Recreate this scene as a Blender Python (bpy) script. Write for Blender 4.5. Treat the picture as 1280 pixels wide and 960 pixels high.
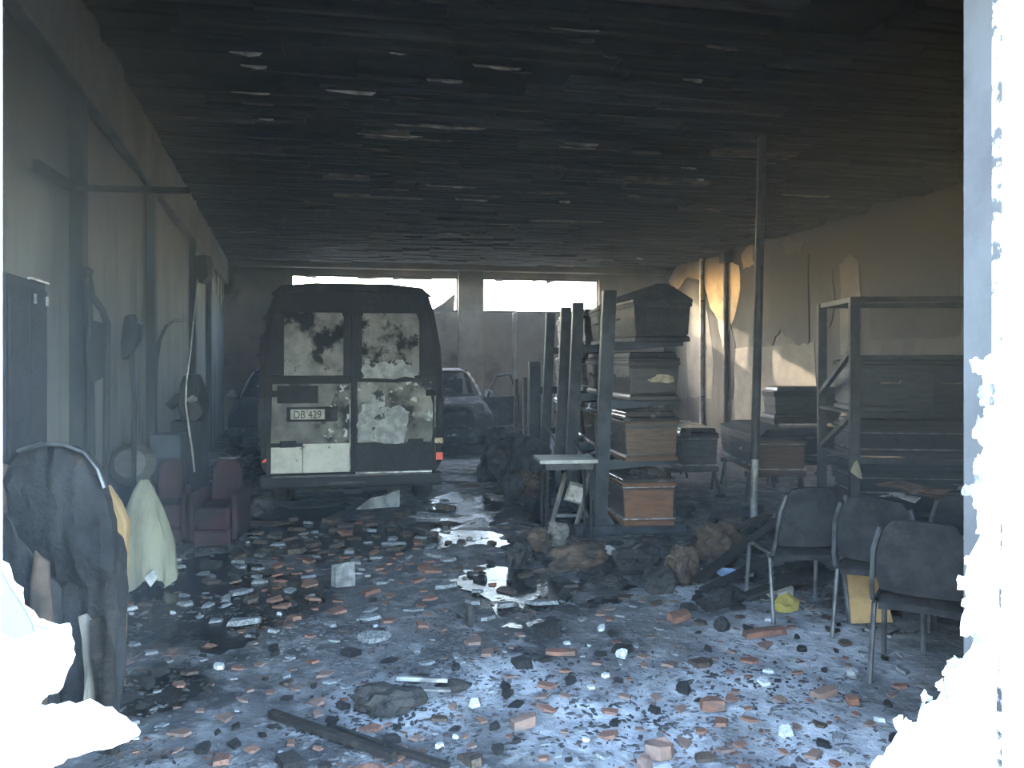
import bpy, bmesh, math, random
from mathutils import Vector, Matrix, noise
random.seed(7)
for _o in list(bpy.data.objects): bpy.data.objects.remove(_o, do_unlink=True)
SC = bpy.context.scene
COL = SC.collection
PI = math.pi
# ------------------------------------------------------------------ camera, sky, sun, exposure
YAW = math.radians(11.0); FPX = 985.0; HZ = 450.0; CH = 1.70
FW = Vector((math.sin(YAW), math.cos(YAW), 0)); RT = Vector((math.cos(YAW), -math.sin(YAW), 0)); UP = Vector((0, 0, 1))
CAM = Vector((0, 0, CH))
cd = bpy.data.cameras.new('camera'); cam = bpy.data.objects.new('camera', cd); COL.objects.link(cam)
cam.location = CAM; cam.rotation_euler = (PI/2, 0, -YAW)
cd.sensor_fit = 'HORIZONTAL'; cd.sensor_width = 36.0; cd.lens = 36.0*FPX/1280; cd.shift_y = -(480-HZ)/1280
cd.clip_start = 0.05; cd.clip_end = 300
SC.camera = cam
w = bpy.data.worlds.new('sky'); SC.world = w; w.use_nodes = True
nt = w.node_tree; bg = nt.nodes['Background']
sky = nt.nodes.new('ShaderNodeTexSky'); sky.sky_type = 'NISHITA'; sky.sun_disc = False
sky.sun_elevation = math.radians(30); sky.sun_rotation = math.radians(315); sky.air_density = 1.2; sky.dust_density = 1.6
nt.links.new(sky.outputs[0], bg.inputs[0]); bg.inputs[1].default_value = 1.5
sd = bpy.data.lights.new('sun', 'SUN'); sd.energy = 2.4; sd.angle = math.radians(0.6); sd.color = (1.0, 0.84, 0.62)
sun = bpy.data.objects.new('sun', sd); COL.objects.link(sun)
sun.rotation_euler = (Vector((0.62, -0.62, -0.20))).to_track_quat('-Z', 'Y').to_euler(); sun.location = (-14, 34, 9)
SC.view_settings.view_transform = 'Standard'; SC.view_settings.look = 'None'
SC.view_settings.gamma = 1.0; SC.view_settings.use_curve_mapping = False
SC.view_settings.exposure = 2.12

# ------------------------------------------------------------------ pixel helpers (direction only; distance from what is touched)
def ray(px, py): return FW*FPX + RT*(px-640) + UP*(HZ-py)
def onZ(px, py, z=0.0):
    r = ray(px, py); return CAM + r*((z-CH)/r.z)
def onY(px, py, Y):
    r = ray(px, py); return CAM + r*(Y/r.y)
def onX(px, py, X):
    r = ray(px, py); return CAM + r*(X/r.x)
def at(px, py, d): return CAM + ray(px, py)*(d/FPX)

# ------------------------------------------------------------------ materials
MATS = {}
def mat(name, a, b=None, scale=4.0, lo=.42, hi=.6, c=None, cscale=None, clo=.58, chi=.66, rough=.8, rough2=None,
        metal=0.0, bump=.25, bscale=None, stretch=(1, 1, 1), detail=8.0, coord='Object', soot=None, spec=.4, dist=0.0):
    m = bpy.data.materials.new(name); m.use_nodes = True; MATS[name] = m
    t = m.node_tree; N = t.nodes; L = t.links; p = N['Principled BSDF']
    tc = N.new('ShaderNodeTexCoord'); mp = N.new('ShaderNodeMapping'); mp.inputs['Scale'].default_value = stretch
    oi = N.new('ShaderNodeObjectInfo'); mu = N.new('ShaderNodeMath'); mu.operation = 'MULTIPLY'; mu.inputs[1].default_value = 37.0
    if coord == 'Object':
        L.new(oi.outputs['Random'], mu.inputs[0]); cx = N.new('ShaderNodeCombineXYZ')
        for i in range(3): L.new(mu.outputs[0], cx.inputs[i])
        L.new(cx.outputs[0], mp.inputs['Location'])
    L.new(tc.outputs[coord] if coord != 'World' else N.new('ShaderNodeNewGeometry').outputs['Position'], mp.inputs['Vector'])
    def noi(s, d=detail):
        n = N.new('ShaderNodeTexNoise'); n.inputs['Scale'].default_value = s; n.inputs['Detail'].default_value = d
        n.inputs['Roughness'].default_value = .62; n.inputs['Distortion'].default_value = dist
        L.new(mp.outputs[0], n.inputs['Vector']); return n
    def ramp(src, x0, x1):
        r = N.new('ShaderNodeMapRange'); r.inputs[1].default_value = x0; r.inputs[2].default_value = x1
        L.new(src, r.inputs[0]); return r.outputs[0]
    def mixc(f, x, y):
        n = N.new('ShaderNodeMix'); n.data_type = 'RGBA'
        if isinstance(f, float): n.inputs[0].default_value = f
        else: L.new(f, n.inputs[0])
        for i, v in ((6, x), (7, y)):
            if isinstance(v, tuple): n.inputs[i].default_value = (*v, 1)
            else: L.new(v, n.inputs[i])
        return n.outputs[2]
    col = a; fac = None
    n1 = noi(scale)
    if b is not None:
        fac = ramp(n1.outputs['Fac'], lo, hi); col = mixc(fac, a, b)
    if c is not None:
        n2 = noi(cscale or scale*2.7); f2 = ramp(n2.outputs['Fac'], clo, chi); col = mixc(f2, col, c)
    if soot is not None:      # soot deposit that thickens towards the ceiling: (z0, z1, colour, noise amount)
        g = N.new('ShaderNodeNewGeometry'); sp = N.new('ShaderNodeSeparateXYZ'); L.new(g.outputs['Position'], sp.inputs[0])
        ns = N.new('ShaderNodeTexNoise'); ns.inputs['Scale'].default_value = 1.3; ns.inputs['Detail'].default_value = 6
        L.new(g.outputs['Position'], ns.inputs['Vector'])
        ma = N.new('ShaderNodeMath'); ma.operation = 'MULTIPLY_ADD'; ma.inputs[1].default_value = soot[3]
        L.new(ns.outputs['Fac'], ma.inputs[0]); L.new(sp.outputs['Z'], ma.inputs[2])
        f3 = ramp(ma.outputs[0], soot[0]+soot[3]*.5, soot[1]+soot[3]*.5); col = mixc(f3, col, soot[2])
    if isinstance(col, tuple): p.inputs['Base Color'].default_value = (*col, 1)
    else: L.new(col, p.inputs['Base Color'])
    p.inputs['Roughness'].default_value = rough
    if rough2 is not None and fac is not None:
        r = N.new('ShaderNodeMapRange'); r.inputs[3].default_value = rough; r.inputs[4].default_value = rough2
        L.new(fac, r.inputs[0]); L.new(r.outputs[0], p.inputs['Roughness'])
    p.inputs['Metallic'].default_value = metal; p.inputs['Specular IOR Level'].default_value = spec
    if bump:
        bp = N.new('ShaderNodeBump'); bp.inputs['Strength'].default_value = bump; bp.inputs['Distance'].default_value = .03
        nb = noi(bscale or scale*4); L.new(nb.outputs['Fac'], bp.inputs['Height']); L.new(bp.outputs[0], p.inputs['Normal'])
    return m

SOOT = (.010, .0105, .011)
mat('floor_plain', (.020, .021, .022), (.19, .20, .21), scale=.9, lo=.46, hi=.62, c=(.30, .32, .34), cscale=1.7, clo=.56, chi=.70, rough=.75, bump=.7, bscale=14, coord='World', detail=12)
mat('water', (.012, .013, .014), (.02, .02, .021), scale=3, rough=.03, bump=.22, bscale=9, coord='World', spec=.6)
mat('plaster_left', (.20, .198, .178), (.105, .105, .10), scale=1.1, lo=.4, hi=.66, c=(.045, .045, .043), cscale=1.6, clo=.54, chi=.68, rough=.9, stretch=(1.6, 1.6, .4), coord='World', soot=(2.0, 3.6, (.03, .031, .032), 1.0))
mat('plaster_right', (.15, .147, .135), (.08, .078, .073), scale=.9, lo=.42, hi=.6, c=(.07, .065, .06), cscale=2.0, clo=.58, chi=.66, rough=.9, stretch=(2, 2, .5), coord='World', soot=(1.9, 3.2, SOOT, .8))
mat('plaster_back', (.36, .30, .23), (.22, .185, .15), scale=.6, lo=.4, hi=.62, c=(.05, .047, .045), cscale=.8, clo=.55, chi=.68, rough=.9, coord='World', soot=(3.3, 4.2, (.03, .028, .026), .7))
mat('plaster_pale', (.42, .40, .36), (.27, .25, .22), scale=1.5, rough=.9, coord='World', soot=(2.9, 3.9, (.05, .048, .045), .6))
mat('flake_cream', (.62, .50, .33), (.42, .34, .23), scale=2.2, rough=.9, coord='World', soot=(3.3, 4.2, (.08, .07, .055), .5))
mat('flake_pale', (.25, .245, .225), (.16, .157, .148), scale=2, rough=.9, coord='World', soot=(2.6, 3.7, (.04, .04, .038), .6))
mat('flake_brown', (.075, .07, .064), (.05, .047, .043), scale=2.5, rough=.95, coord='World', soot=(2.2, 3.4, SOOT, .6))
mat('soot', SOOT, (.022, .022, .022), scale=5, rough=.85)
mat('sooty_concrete', (.035, .036, .036), (.014, .0145, .015), scale=2.5, rough=.9, coord='World')
mat('beam_concrete', (.10, .10, .095), (.035, .036, .036), scale=1.6, rough=.9, coord='World', lo=.38, hi=.62)
mat('ceiling', (.012, .012, .012), (.024, .023, .022), scale=1.5, rough=.95, coord='World')
mat('tile_black', (.010, .0105, .011), (.028, .027, .026), scale=2, lo=.45, hi=.75, rough=.9, stretch=(.5, 3, 3), bump=.5)
mat('tile_grey', (.045, .042, .04), (.016, .016, .016), scale=3, rough=.9, stretch=(.5, 3, 3), bump=.5)
mat('tile_clay', (.13, .09, .07), (.035, .03, .027), scale=5, rough=.9, bump=.4)
mat('tile_pale', (.36, .30, .24), (.12, .10, .085), scale=5, rough=.9, bump=.4)
mat('charcoal', (.012, .012, .012), (.035, .033, .031), scale=7, rough=.75, bump=.8, spec=.5)
mat('charred_wood', (.014, .013, .012), (.06, .045, .033), scale=6, lo=.5, hi=.75, rough=.7, stretch=(1, 6, 6), bump=.7)
mat('terracotta', (.25, .115, .072), (.13, .085, .068), scale=9, rough=.9, c=(.03, .028, .027), cscale=6, clo=.55, chi=.68)
mat('terracotta_pale', (.22, .135, .10), (.14, .105, .09), scale=9, rough=.9, c=(.05, .045, .04), cscale=6, clo=.6, chi=.7)
mat('ash_chunk', (.26, .27, .27), (.10, .10, .10), scale=8, rough=.95)
mat('ash_pale', (.60, .62, .62), (.34, .35, .35), scale=8, rough=.95)
mat('brown_scrap', (.085, .06, .042), (.03, .024, .02), scale=6, rough=.85)
mat('chip_mix', (.035, .035, .035), (.13, .13, .13), scale=1.4, lo=.45, hi=.6, c=(.12, .065, .045), cscale=2.3, clo=.56, chi=.60, rough=.9, coord='World', bump=0)
mat('van_soot', (.010, .0105, .0115), (.030, .031, .032), scale=3.2, lo=.45, hi=.8, rough=.75, bump=.4)
mat('van_roof', (.018, .018, .018), (.07, .068, .062), scale=3.0, lo=.5, hi=.75, rough=.9, bump=.4)
mat('van_pane', (.24, .235, .22), (.11, .108, .10), scale=4.5, lo=.4, hi=.65, c=(.012, .012, .012), cscale=3.0, clo=.50, chi=.57, rough=.9, bump=.6)
mat('van_paint_burnt', (.012, .012, .012), (.24, .23, .20), scale=3.2, lo=.42, hi=.62, c=(.46, .46, .43), cscale=7.5, clo=.57, chi=.62, rough=.75, bump=.5)
mat('van_ash', (.22, .225, .22), (.40, .40, .39), scale=9, c=(.03, .03, .03), cscale=4.5, clo=.57, chi=.62, rough=.85, bump=.8)
mat('van_cream', (.46, .45, .39), (.36, .35, .30), scale=5, c=(.05, .048, .042), cscale=14, clo=.64, chi=.68, rough=.6, bump=.15)
mat('van_paint_grey', (.15, .145, .125), (.075, .072, .063), scale=4, c=(.02, .02, .019), cscale=5, clo=.56, chi=.64, rough=.7, bump=.2)
mat('plate', (.36, .35, .29), (.24, .23, .19), scale=8, rough=.6, bump=0)
mat('ink', (.01, .01, .01), rough=.7, bump=0)
mat('red_lens', (.85, .09, .045), (.6, .05, .03), scale=12, rough=.35, bump=.1)
mat('amber_lens', (.55, .42, .26), (.2, .16, .1), scale=22, rough=.4, bump=.2)
mat('bare_metal', (.42, .43, .43), (.16, .16, .16), scale=9, rough=.4, rough2=.65, metal=.7, bump=.2)
mat('burnt_steel', (.045, .046, .048), (.09, .085, .08), scale=8, rough=.6, metal=.3, bump=.3)
mat('rack_steel', (.045, .051, .058), (.02, .023, .027), scale=5, rough=.6, metal=.2, bump=.2)
mat('pipe_pale', (.42, .43, .42), (.20, .20, .19), scale=6, rough=.5, metal=.2, bump=.1)
mat('car_grey', (.035, .036, .037), (.16, .165, .16), scale=3.2, lo=.48, hi=.66, c=(.34, .35, .34), cscale=6, clo=.60, chi=.66, rough=.7, bump=.4)
mat('tyre', (.012, .012, .012), (.03, .03, .03), scale=8, rough=.9)
mat('wood_brown', (.17, .078, .037), (.10, .048, .024), scale=6, rough=.55, stretch=(1, 1, 7), bump=.15, spec=.4)
mat('wood_mid', (.12, .073, .044), (.07, .044, .028), scale=6, rough=.5, stretch=(1, 1, 7), bump=.15)
mat('wood_dark', (.045, .034, .028), (.020, .017, .015), scale=5, rough=.35, stretch=(1, 1, 5), bump=.2, spec=.6)
mat('wood_black', (.013, .0125, .012), (.030, .027, .024), scale=6, rough=.55, bump=.6)
mat('wood_grey', (.085, .083, .08), (.04, .039, .037), scale=5, rough=.45, stretch=(1, 1, 5), bump=.2)
mat('lacquer_lid', (.035, .030, .027), (.06, .052, .046), scale=4, rough=.12, rough2=.3, bump=.08, spec=.9)
mat('gilt', (.42, .36, .26), (.2, .16, .11), scale=10, rough=.4, metal=.5, bump=.1)
mat('pale_board', (.42, .42, .39), (.27, .27, .25), scale=5, rough=.55, stretch=(1, 4, 1))
mat('old_timber', (.24, .22, .19), (.12, .11, .095), scale=6, rough=.8, stretch=(1, 1, .3))
mat('fabric_charred', (.028, .029, .031), (.014, .0145, .016), scale=9, rough=.95, bump=.5)
mat('chair_tube', (.11, .115, .12), (.05, .052, .055), scale=9, rough=.45, metal=.4, bump=.1)
mat('cloth_olive', (.27, .27, .20), (.17, .17, .125), scale=3.5, rough=.95, bump=.4, stretch=(2, 2, .5))
mat('maroon', (.036, .011, .014), (.013, .008, .009), scale=4, rough=.8, bump=.3)
mat('blue_grey', (.055, .07, .09), (.03, .037, .047), scale=4, rough=.7)
mat('ochre', (.42, .28, .12), (.26, .17, .08), scale=4, rough=.8)
mat('yellow', (.44, .35, .08), (.2, .16, .05), scale=5, rough=.6)
mat('blue_scrap', (.22, .32, .52), (.1, .14, .22), scale=5, rough=.6)
mat('foam', (.66, .58, .40), (.5, .43, .28), scale=9, rough=.95, bump=.5)
mat('paper', (.62, .60, .55), (.34, .30, .27), scale=5, rough=.9, c=(.05, .04, .035), cscale=7, clo=.56, chi=.62)
mat('paper_brown', (.26, .17, .13), (.12, .085, .07), scale=5, rough=.9)
mat('hide_panel', (.014, .015, .016), (.032, .033, .035), scale=3, c=(.075, .055, .038), cscale=2.6, clo=.58, chi=.66, rough=.85, bump=1.0, bscale=9, spec=.2)
mat('white_enamel', (.82, .83, .83), (.72, .73, .73), scale=4, rough=.45, bump=.15)
mat('jamb_grey', (.10, .11, .12), (.075, .082, .09), scale=3, rough=.7, bump=.1)  # grey carries the shade of the jamb reveal; scraps and glass pieces share it
mat('jamb_edge', (.80, .80, .80), (.10, .11, .12), scale=16, lo=.5, hi=.56, rough=.6, bump=.4)
mat('pavement', (.30, .29, .27), (.22, .215, .20), scale=2, rough=.9, coord='World')
def glassmat():
    m = bpy.data.materials.new('glass_dirty'); m.use_nodes = True; MATS['glass_dirty'] = m
    p = m.node_tree.nodes['Principled BSDF']; p.inputs['Base Color'].default_value = (.75, .78, .78, 1)
    p.inputs['Roughness'].default_value = .25; p.inputs['Transmission Weight'].default_value = .85; p.inputs['IOR'].default_value = 1.3
glassmat()
def floormat():
    m = bpy.data.materials.new('floor_ash'); m.use_nodes = True; MATS['floor'] = m
    t = m.node_tree; N = t.nodes; L = t.links; p = N['Principled BSDF']
    g = N.new('ShaderNodeNewGeometry'); pos = g.outputs['Position']
    def noi(sc, det=10, dist=0.0):
        n = N.new('ShaderNodeTexNoise'); n.inputs['Scale'].default_value = sc; n.inputs['Detail'].default_value = det; n.inputs['Roughness'].default_value = .65
        n.inputs['Distortion'].default_value = dist; L.new(pos, n.inputs['Vector']); return n.outputs['Fac']
    def rng(src, a, b, c=0.0, d=1.0):
        r = N.new('ShaderNodeMapRange'); 
        for i, v in enumerate((a, b, c, d)): r.inputs[i+1].default_value = v
        L.new(src, r.inputs[0]); return r.outputs[0]
    def op(o, a, b):
        n = N.new('ShaderNodeMath'); n.operation = o
        for i, v in enumerate((a, b)):
            if isinstance(v, (int, float)): n.inputs[i].default_value = v
            else: L.new(v, n.inputs[i])
        return n.outputs[0]
    def mix(f, a, b):
        n = N.new('ShaderNodeMix'); n.data_type = 'RGBA'; L.new(f, n.inputs[0])
        for i, v in ((6, a), (7, b)):
            if isinstance(v, tuple): n.inputs[i].default_value = (*v, 1)
            else: L.new(v, n.inputs[i])
        return n.outputs[2]
    def drift(lst):      # where ash drifts or soaked soot lie on the concrete
        acc = None
        for px, py, r in lst:
            c = onZ(px, py); v = N.new('ShaderNodeVectorMath'); v.operation = 'DISTANCE'; L.new(pos, v.inputs[0]); v.inputs[1].default_value = c
            f = rng(v.outputs['Value'], r, r*.25); acc = f if acc is None else op('MAXIMUM', acc, f)
        return acc
    fine = noi(16, 12); big = noi(1.6, 10, .6); med = noi(5, 10, .3)
    base = mix(rng(big, .36, .64), (.04, .041, .042), (.17, .17, .168))
    base = mix(rng(med, .50, .62), base, (.25, .25, .25))
    base = mix(rng(noi(3.1, 8), .60, .66), base, (.13, .085, .065))
    ash = drift([(790, 900, .75), (930, 860, .8), (1010, 800, .9), (640, 850, .55), (500, 880, .5), (880, 740, .6), (1050, 930, .6), (720, 880, .4)])
    am = rng(op('ADD', op('MULTIPLY', ash, .75), op('MULTIPLY', big, .55)), .42, .95)
    am = op('MULTIPLY', am, rng(med, .30, .66, .30, 1.0))
    base = mix(am, base, (.58, .60, .63))
    wet = drift([(270, 750, 1.3), (420, 670, 1.3), (600, 640, 1.3), (650, 745, .6), (330, 640, 1.5), (760, 650, 1.0), (190, 860, .5), (700, 560, 2.5), (950, 660, 1.2)])
    wm = rng(op('ADD', op('MULTIPLY', wet, .7), op('MULTIPLY', big, .6)), .48, .72)
    base = mix(wm, base, (.014, .0145, .015))
    base = mix(rng(fine, .58, .72, 0, .55), base, (.24, .24, .235))
    base = mix(rng(noi(11, 10), .52, .72, 0, .75), base, (.03, .03, .03))
    L.new(base, p.inputs['Base Color'])
    L.new(rng(wm, .2, .9, .8, .25), p.inputs['Roughness'])
    b = N.new('ShaderNodeBump'); b.inputs['Strength'].default_value = .8; b.inputs['Distance'].default_value = .03; L.new(op('ADD', fine, med), b.inputs['Height']); L.new(b.outputs[0], p.inputs['Normal'])
floormat()

# ------------------------------------------------------------------ mesh helpers
class MB:
    def __init__(s): s.v = []; s.f = []
    def add(s, vs, fs):
        o = len(s.v); s.v += [tuple(v) for v in vs]; s.f += [tuple(i+o for i in f) for f in fs]; return s
    def box(s, x0, x1, y0, y1, z0, z1, M=None):
        vs = [Vector((x, y, z)) for z in (z0, z1) for y in (y0, y1) for x in (x0, x1)]
        if M: vs = [M @ v for v in vs]
        return s.add(vs, [(0, 2, 3, 1), (4, 5, 7, 6), (0, 1, 5, 4), (2, 6, 7, 3), (0, 4, 6, 2), (1, 3, 7, 5)])
    def bar(s, p, q, a=.04, b=None, up=(0, 0, 1)):
        p = Vector(p); q = Vector(q); b = b or a; d = (q-p).normalized(); u = Vector(up)
        if abs(d.dot(u)) > .97: u = Vector((0, 1, 0))
        x = d.cross(u).normalized(); y = x.cross(d)
        vs = [e + x*sx*a/2 + y*sy*b/2 for e in (p, q) for sx, sy in ((-1, -1), (1, -1), (1, 1), (-1, 1))]
        return s.add(vs, [(3, 2, 1, 0), (4, 5, 6, 7), (0, 1, 5, 4), (1, 2, 6, 5), (2, 3, 7, 6), (3, 0, 4, 7)])
    def tube(s, pts, r=.015, n=8):
        pts = [Vector(p) for p in pts]; rings = []; ref = None
        for i, p in enumerate(pts):
            d = (pts[min(i+1, len(pts)-1)] - pts[max(i-1, 0)]).normalized()
            if ref is None: ref = Vector((0, 0, 1)) if abs(d.z) < .9 else Vector((1, 0, 0))
            x = d.cross(ref).normalized(); y = x.cross(d); ref = y
            rr = r[i] if isinstance(r, (list, tuple)) else r
            rings.append([p + (x*math.cos(k*2*PI/n) + y*math.sin(k*2*PI/n))*rr for k in range(n)])
        return s.loft(rings)
    def loft(s, rings, cap=True, close=True):
        n = len(rings[0]); vs = [v for r in rings for v in r]; fs = []
        for i in range(len(rings)-1):
            for k in range(n if close else n-1):
                fs.append((i*n+k, i*n+(k+1) % n, (i+1)*n+(k+1) % n, (i+1)*n+k))
        if cap: fs += [tuple(range(n))[::-1], tuple((len(rings)-1)*n+k for k in range(n))]
        return s.add(vs, fs)
    def prism(s, pts, off):
        off = Vector(off); a = [Vector(p) for p in pts]; return s.loft([a, [p+off for p in a]])
    def lathe(s, prof, c=(0, 0, 0), n=16, M=None):
        c = Vector(c); rings = []
        for r, z in prof:
            ring = [Vector((r*math.cos(k*2*PI/n), r*math.sin(k*2*PI/n), z)) for k in range(n)]
            rings.append([(M @ v if M else v)+c for v in ring])
        return s.loft(rings)
    def mesh(s, name, smooth=False, jit=0.0):
        me = bpy.data.meshes.new(name); me.from_pydata(s.v, [], s.f)
        bm = bmesh.new(); bm.from_mesh(me); bmesh.ops.recalc_face_normals(bm, faces=bm.faces)
        if jit:
            for v in bm.verts: v.co += noise.noise_vector(v.co*7)*jit
        bm.to_mesh(me); bm.free()
        if smooth: me.shade_smooth(); me.set_sharp_from_angle(angle=.65)
        return me
def link(name, me, m, parent=None):
    o = bpy.data.objects.new(name, me); COL.objects.link(o)
    if not me.materials: me.materials.append(MATS[m] if isinstance(m, str) else m)
    if parent: o.parent = parent
    return o
def part(name, mb, m, parent=None, smooth=False, bevel=0, jit=0.0, sub=0):
    o = link(name, mb.mesh(name, smooth, jit), m, parent)
    if bevel:
        b = o.modifiers.new('bevel', 'BEVEL'); b.width = bevel; b.segments = 2; b.limit_method = 'ANGLE'
    if sub:
        b = o.modifiers.new('sub', 'SUBSURF'); b.levels = sub; b.render_levels = sub
    return o
def tag(o, label, cat, group=None, kind=None):
    o['label'] = label
    if cat: o['category'] = cat
    if group: o['group'] = group
    if kind: o['kind'] = kind
    return o
def thing(name, label, cat, loc=(0, 0, 0), rz=0.0, group=None):
    o = bpy.data.objects.new(name, None); COL.objects.link(o); o.empty_display_size = .1
    o.location = loc; o.rotation_euler = (0, 0, rz); return tag(o, label, cat, group)
def struct(name, mb, m, label, cat=None, parent=None, smooth=False, bevel=0):
    o = part(name, mb, m, parent, smooth, bevel); o['kind'] = 'structure'
    if not parent: tag(o, label, cat)
    return o
def copy_tree(o, parent=None):
    c = o.copy(); COL.objects.link(c); c.parent = parent
    for ch in list(o.children): copy_tree(ch, c)
    return c
def rough_poly(pts, n=3, amp=.02, seed=0):
    rnd = random.Random(seed); out = []
    for i, p in enumerate(pts):
        p = Vector(p); q = Vector(pts[(i+1) % len(pts)]); out.append(p)
        for k in range(1, n+1):
            t = p.lerp(q, k/(n+1)); d = (q-p); out.append(t + Vector((rnd.uniform(-1, 1)*amp if abs(d.y)+abs(d.z) > 0 else 0, 0, rnd.uniform(-1, 1)*amp)))
    return out

# ------------------------------------------------------------------ room shell
DB = 20.0                                  # back wall
XL = onY(280, 325, DB).x; XR = onY(830, 325, DB).x
HC = onY(280, 325, DB).z                   # ceiling height
YF = 2.02                                  # inner face of the front wall
LD = Vector((0.089, -0.996, 0)).normalized(); LN = Vector((0.996, 0.089, 0)).normalized()   # left wall runs slightly inwards to the front
BL = Vector((XL, DB, 0))
def lw(t, h=0.0, z=0.0): return BL + LD*t + LN*h + UP*z     # t metres towards the front along the left wall, h out from it
def onL(px, py, h=0.0):
    r = ray(px, py); o = BL + LN*h; k = (o-CAM).dot(LN)/r.dot(LN); return CAM + r*k
def onLt(px, py=450, h=0.0): return (onL(px, py, h)-BL).dot(LD)
TF = (DB-YF)/.996
fl = lw(TF)                                # left wall meets the front wall

def fz(x, y): return noise.fractal(Vector((x*1.1, y*1.1, 0)), 1.0, 2.0, 5)*.016 + noise.fractal(Vector((x*5.0, y*5.0, 3)), 1.0, 2.0, 3)*.008 - .012
def lumpy_floor():
    bm = bmesh.new(); nx, ny = 230, 370
    x0, x1, y0, y1 = -3.6, XR, YF-.2, DB
    vs = []
    for j in range(ny+1):
        for i in range(nx+1):
            x = x0+(x1-x0)*i/nx; y = y0+(y1-y0)*j/ny
            vs.append(bm.verts.new((x, y, fz(x, y))))
    for j in range(ny):
        for i in range(nx):
            a = j*(nx+1)+i; bm.faces.new((vs[a], vs[a+1], vs[a+nx+2], vs[a+nx+1]))
    me = bpy.data.meshes.new('floor'); bm.to_mesh(me); bm.free(); me.shade_smooth(); return me
o = link('floor', lumpy_floor(), 'floor'); tag(o, 'grey concrete floor covered in wet ash and soot', None, kind='structure')
struct('slab', MB().box(-3.7, XR+.3, YF-.2, DB+.3, -.25, -.06), 'sooty_concrete', 'concrete slab under the ashes')
struct('pavement', MB().box(-8, 12, -9, YF-.19, -.25, -.02), 'pavement', 'pale concrete pavement outside the doorway')
struct('bounce_ground', MB().box(-25, 35, DB+.25, 60, -.25, -.05), 'pavement', 'unseen pale ground added behind the building to bounce light in')  # out of view, added to bounce sunlight through the windows onto the ceiling
struct('ceiling', MB().box(-3.9, XR+.3, YF-.2, DB+.3, HC+.06, HC+.3), 'ceiling', 'soot-black ceiling slab above the hollow clay tiles')
M_L = Matrix.Translation(BL) @ Matrix(((LN.x, LD.x, 0, 0), (LN.y, LD.y, 0, 0), (0, 0, 1, 0), (0, 0, 0, 1)))
wl = struct('wall_left', MB().box(-.25, 0, -.25, TF+.2, -.2, HC+.1, M_L), 'plaster_left', 'left plaster wall streaked with soot')
wr = struct('wall_right', MB().box(XR, XR+.25, YF-.2, DB+.25, -.2, HC+.1), 'plaster_right', 'right plaster wall with peeling paint')
# pilasters, fascia beam on the left wall
for px, wd in ((89, .13), (184, .14), (238, .26), (258, .10)):
    t = onLt(px); part('pilaster', MB().box(0, .09, t-wd/2, t+wd/2, -.05, HC, M_L), 'sooty_concrete', wl, bevel=.008)
zb = onL(116, 127, .1).z
part('fascia_beam', MB().box(0, .10, .0, TF, zb, HC+.05, M_L), 'beam_concrete', wl, bevel=.01)
for i, (t, hh) in enumerate(((2.1, .55), (1.2, .7), (.6, .45), (3.4, .5))):   # plaster hanging in strips under the beam
    part('plaster_strip', MB().prism([lw(t, .02, zb-hh), lw(t+.16, .02, zb-hh*.8), lw(t+.2, .02, zb), lw(t-.05, .02, zb)], LN*.015), 'plaster_pale', wl)
# back wall with two high strip windows
w1 = [onY(363, 342, DB), onY(573, 389, DB)]; w2 = [onY(603, 347, DB), onY(749, 391, DB)]
zt = w1[0].z; zbm = w1[1].z - .02
wb = MB()
wb.box(XL-.3, XR+.3, DB, DB+.25, -.2, zbm); wb.box(XL-.3, XR+.3, DB, DB+.25, zt, HC+.1)
for a, b in ((XL-.3, w1[0].x), (w1[1].x, w2[0].x), (w2[1].x, XR+.3)): wb.box(a, b, DB, DB+.25, zbm, zt)
wbo = struct('wall_back', wb, 'plaster_back', 'back plaster wall below two strip windows')
for px0, px1 in ((572, 603), (640, 646)):
    a = onY(px0, 450, DB).x; b = onY(px1, 450, DB).x
    part('pilaster', MB().box(a, b, DB-.14, DB, 0, HC-.1 if px0 == 572 else zbm), 'plaster_pale', wbo, bevel=.02)
part('header_beam', MB().box(XL, XR, DB-.25, DB, zt+.14, HC+.05), 'plaster_back', wbo, bevel=.02)
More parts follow.
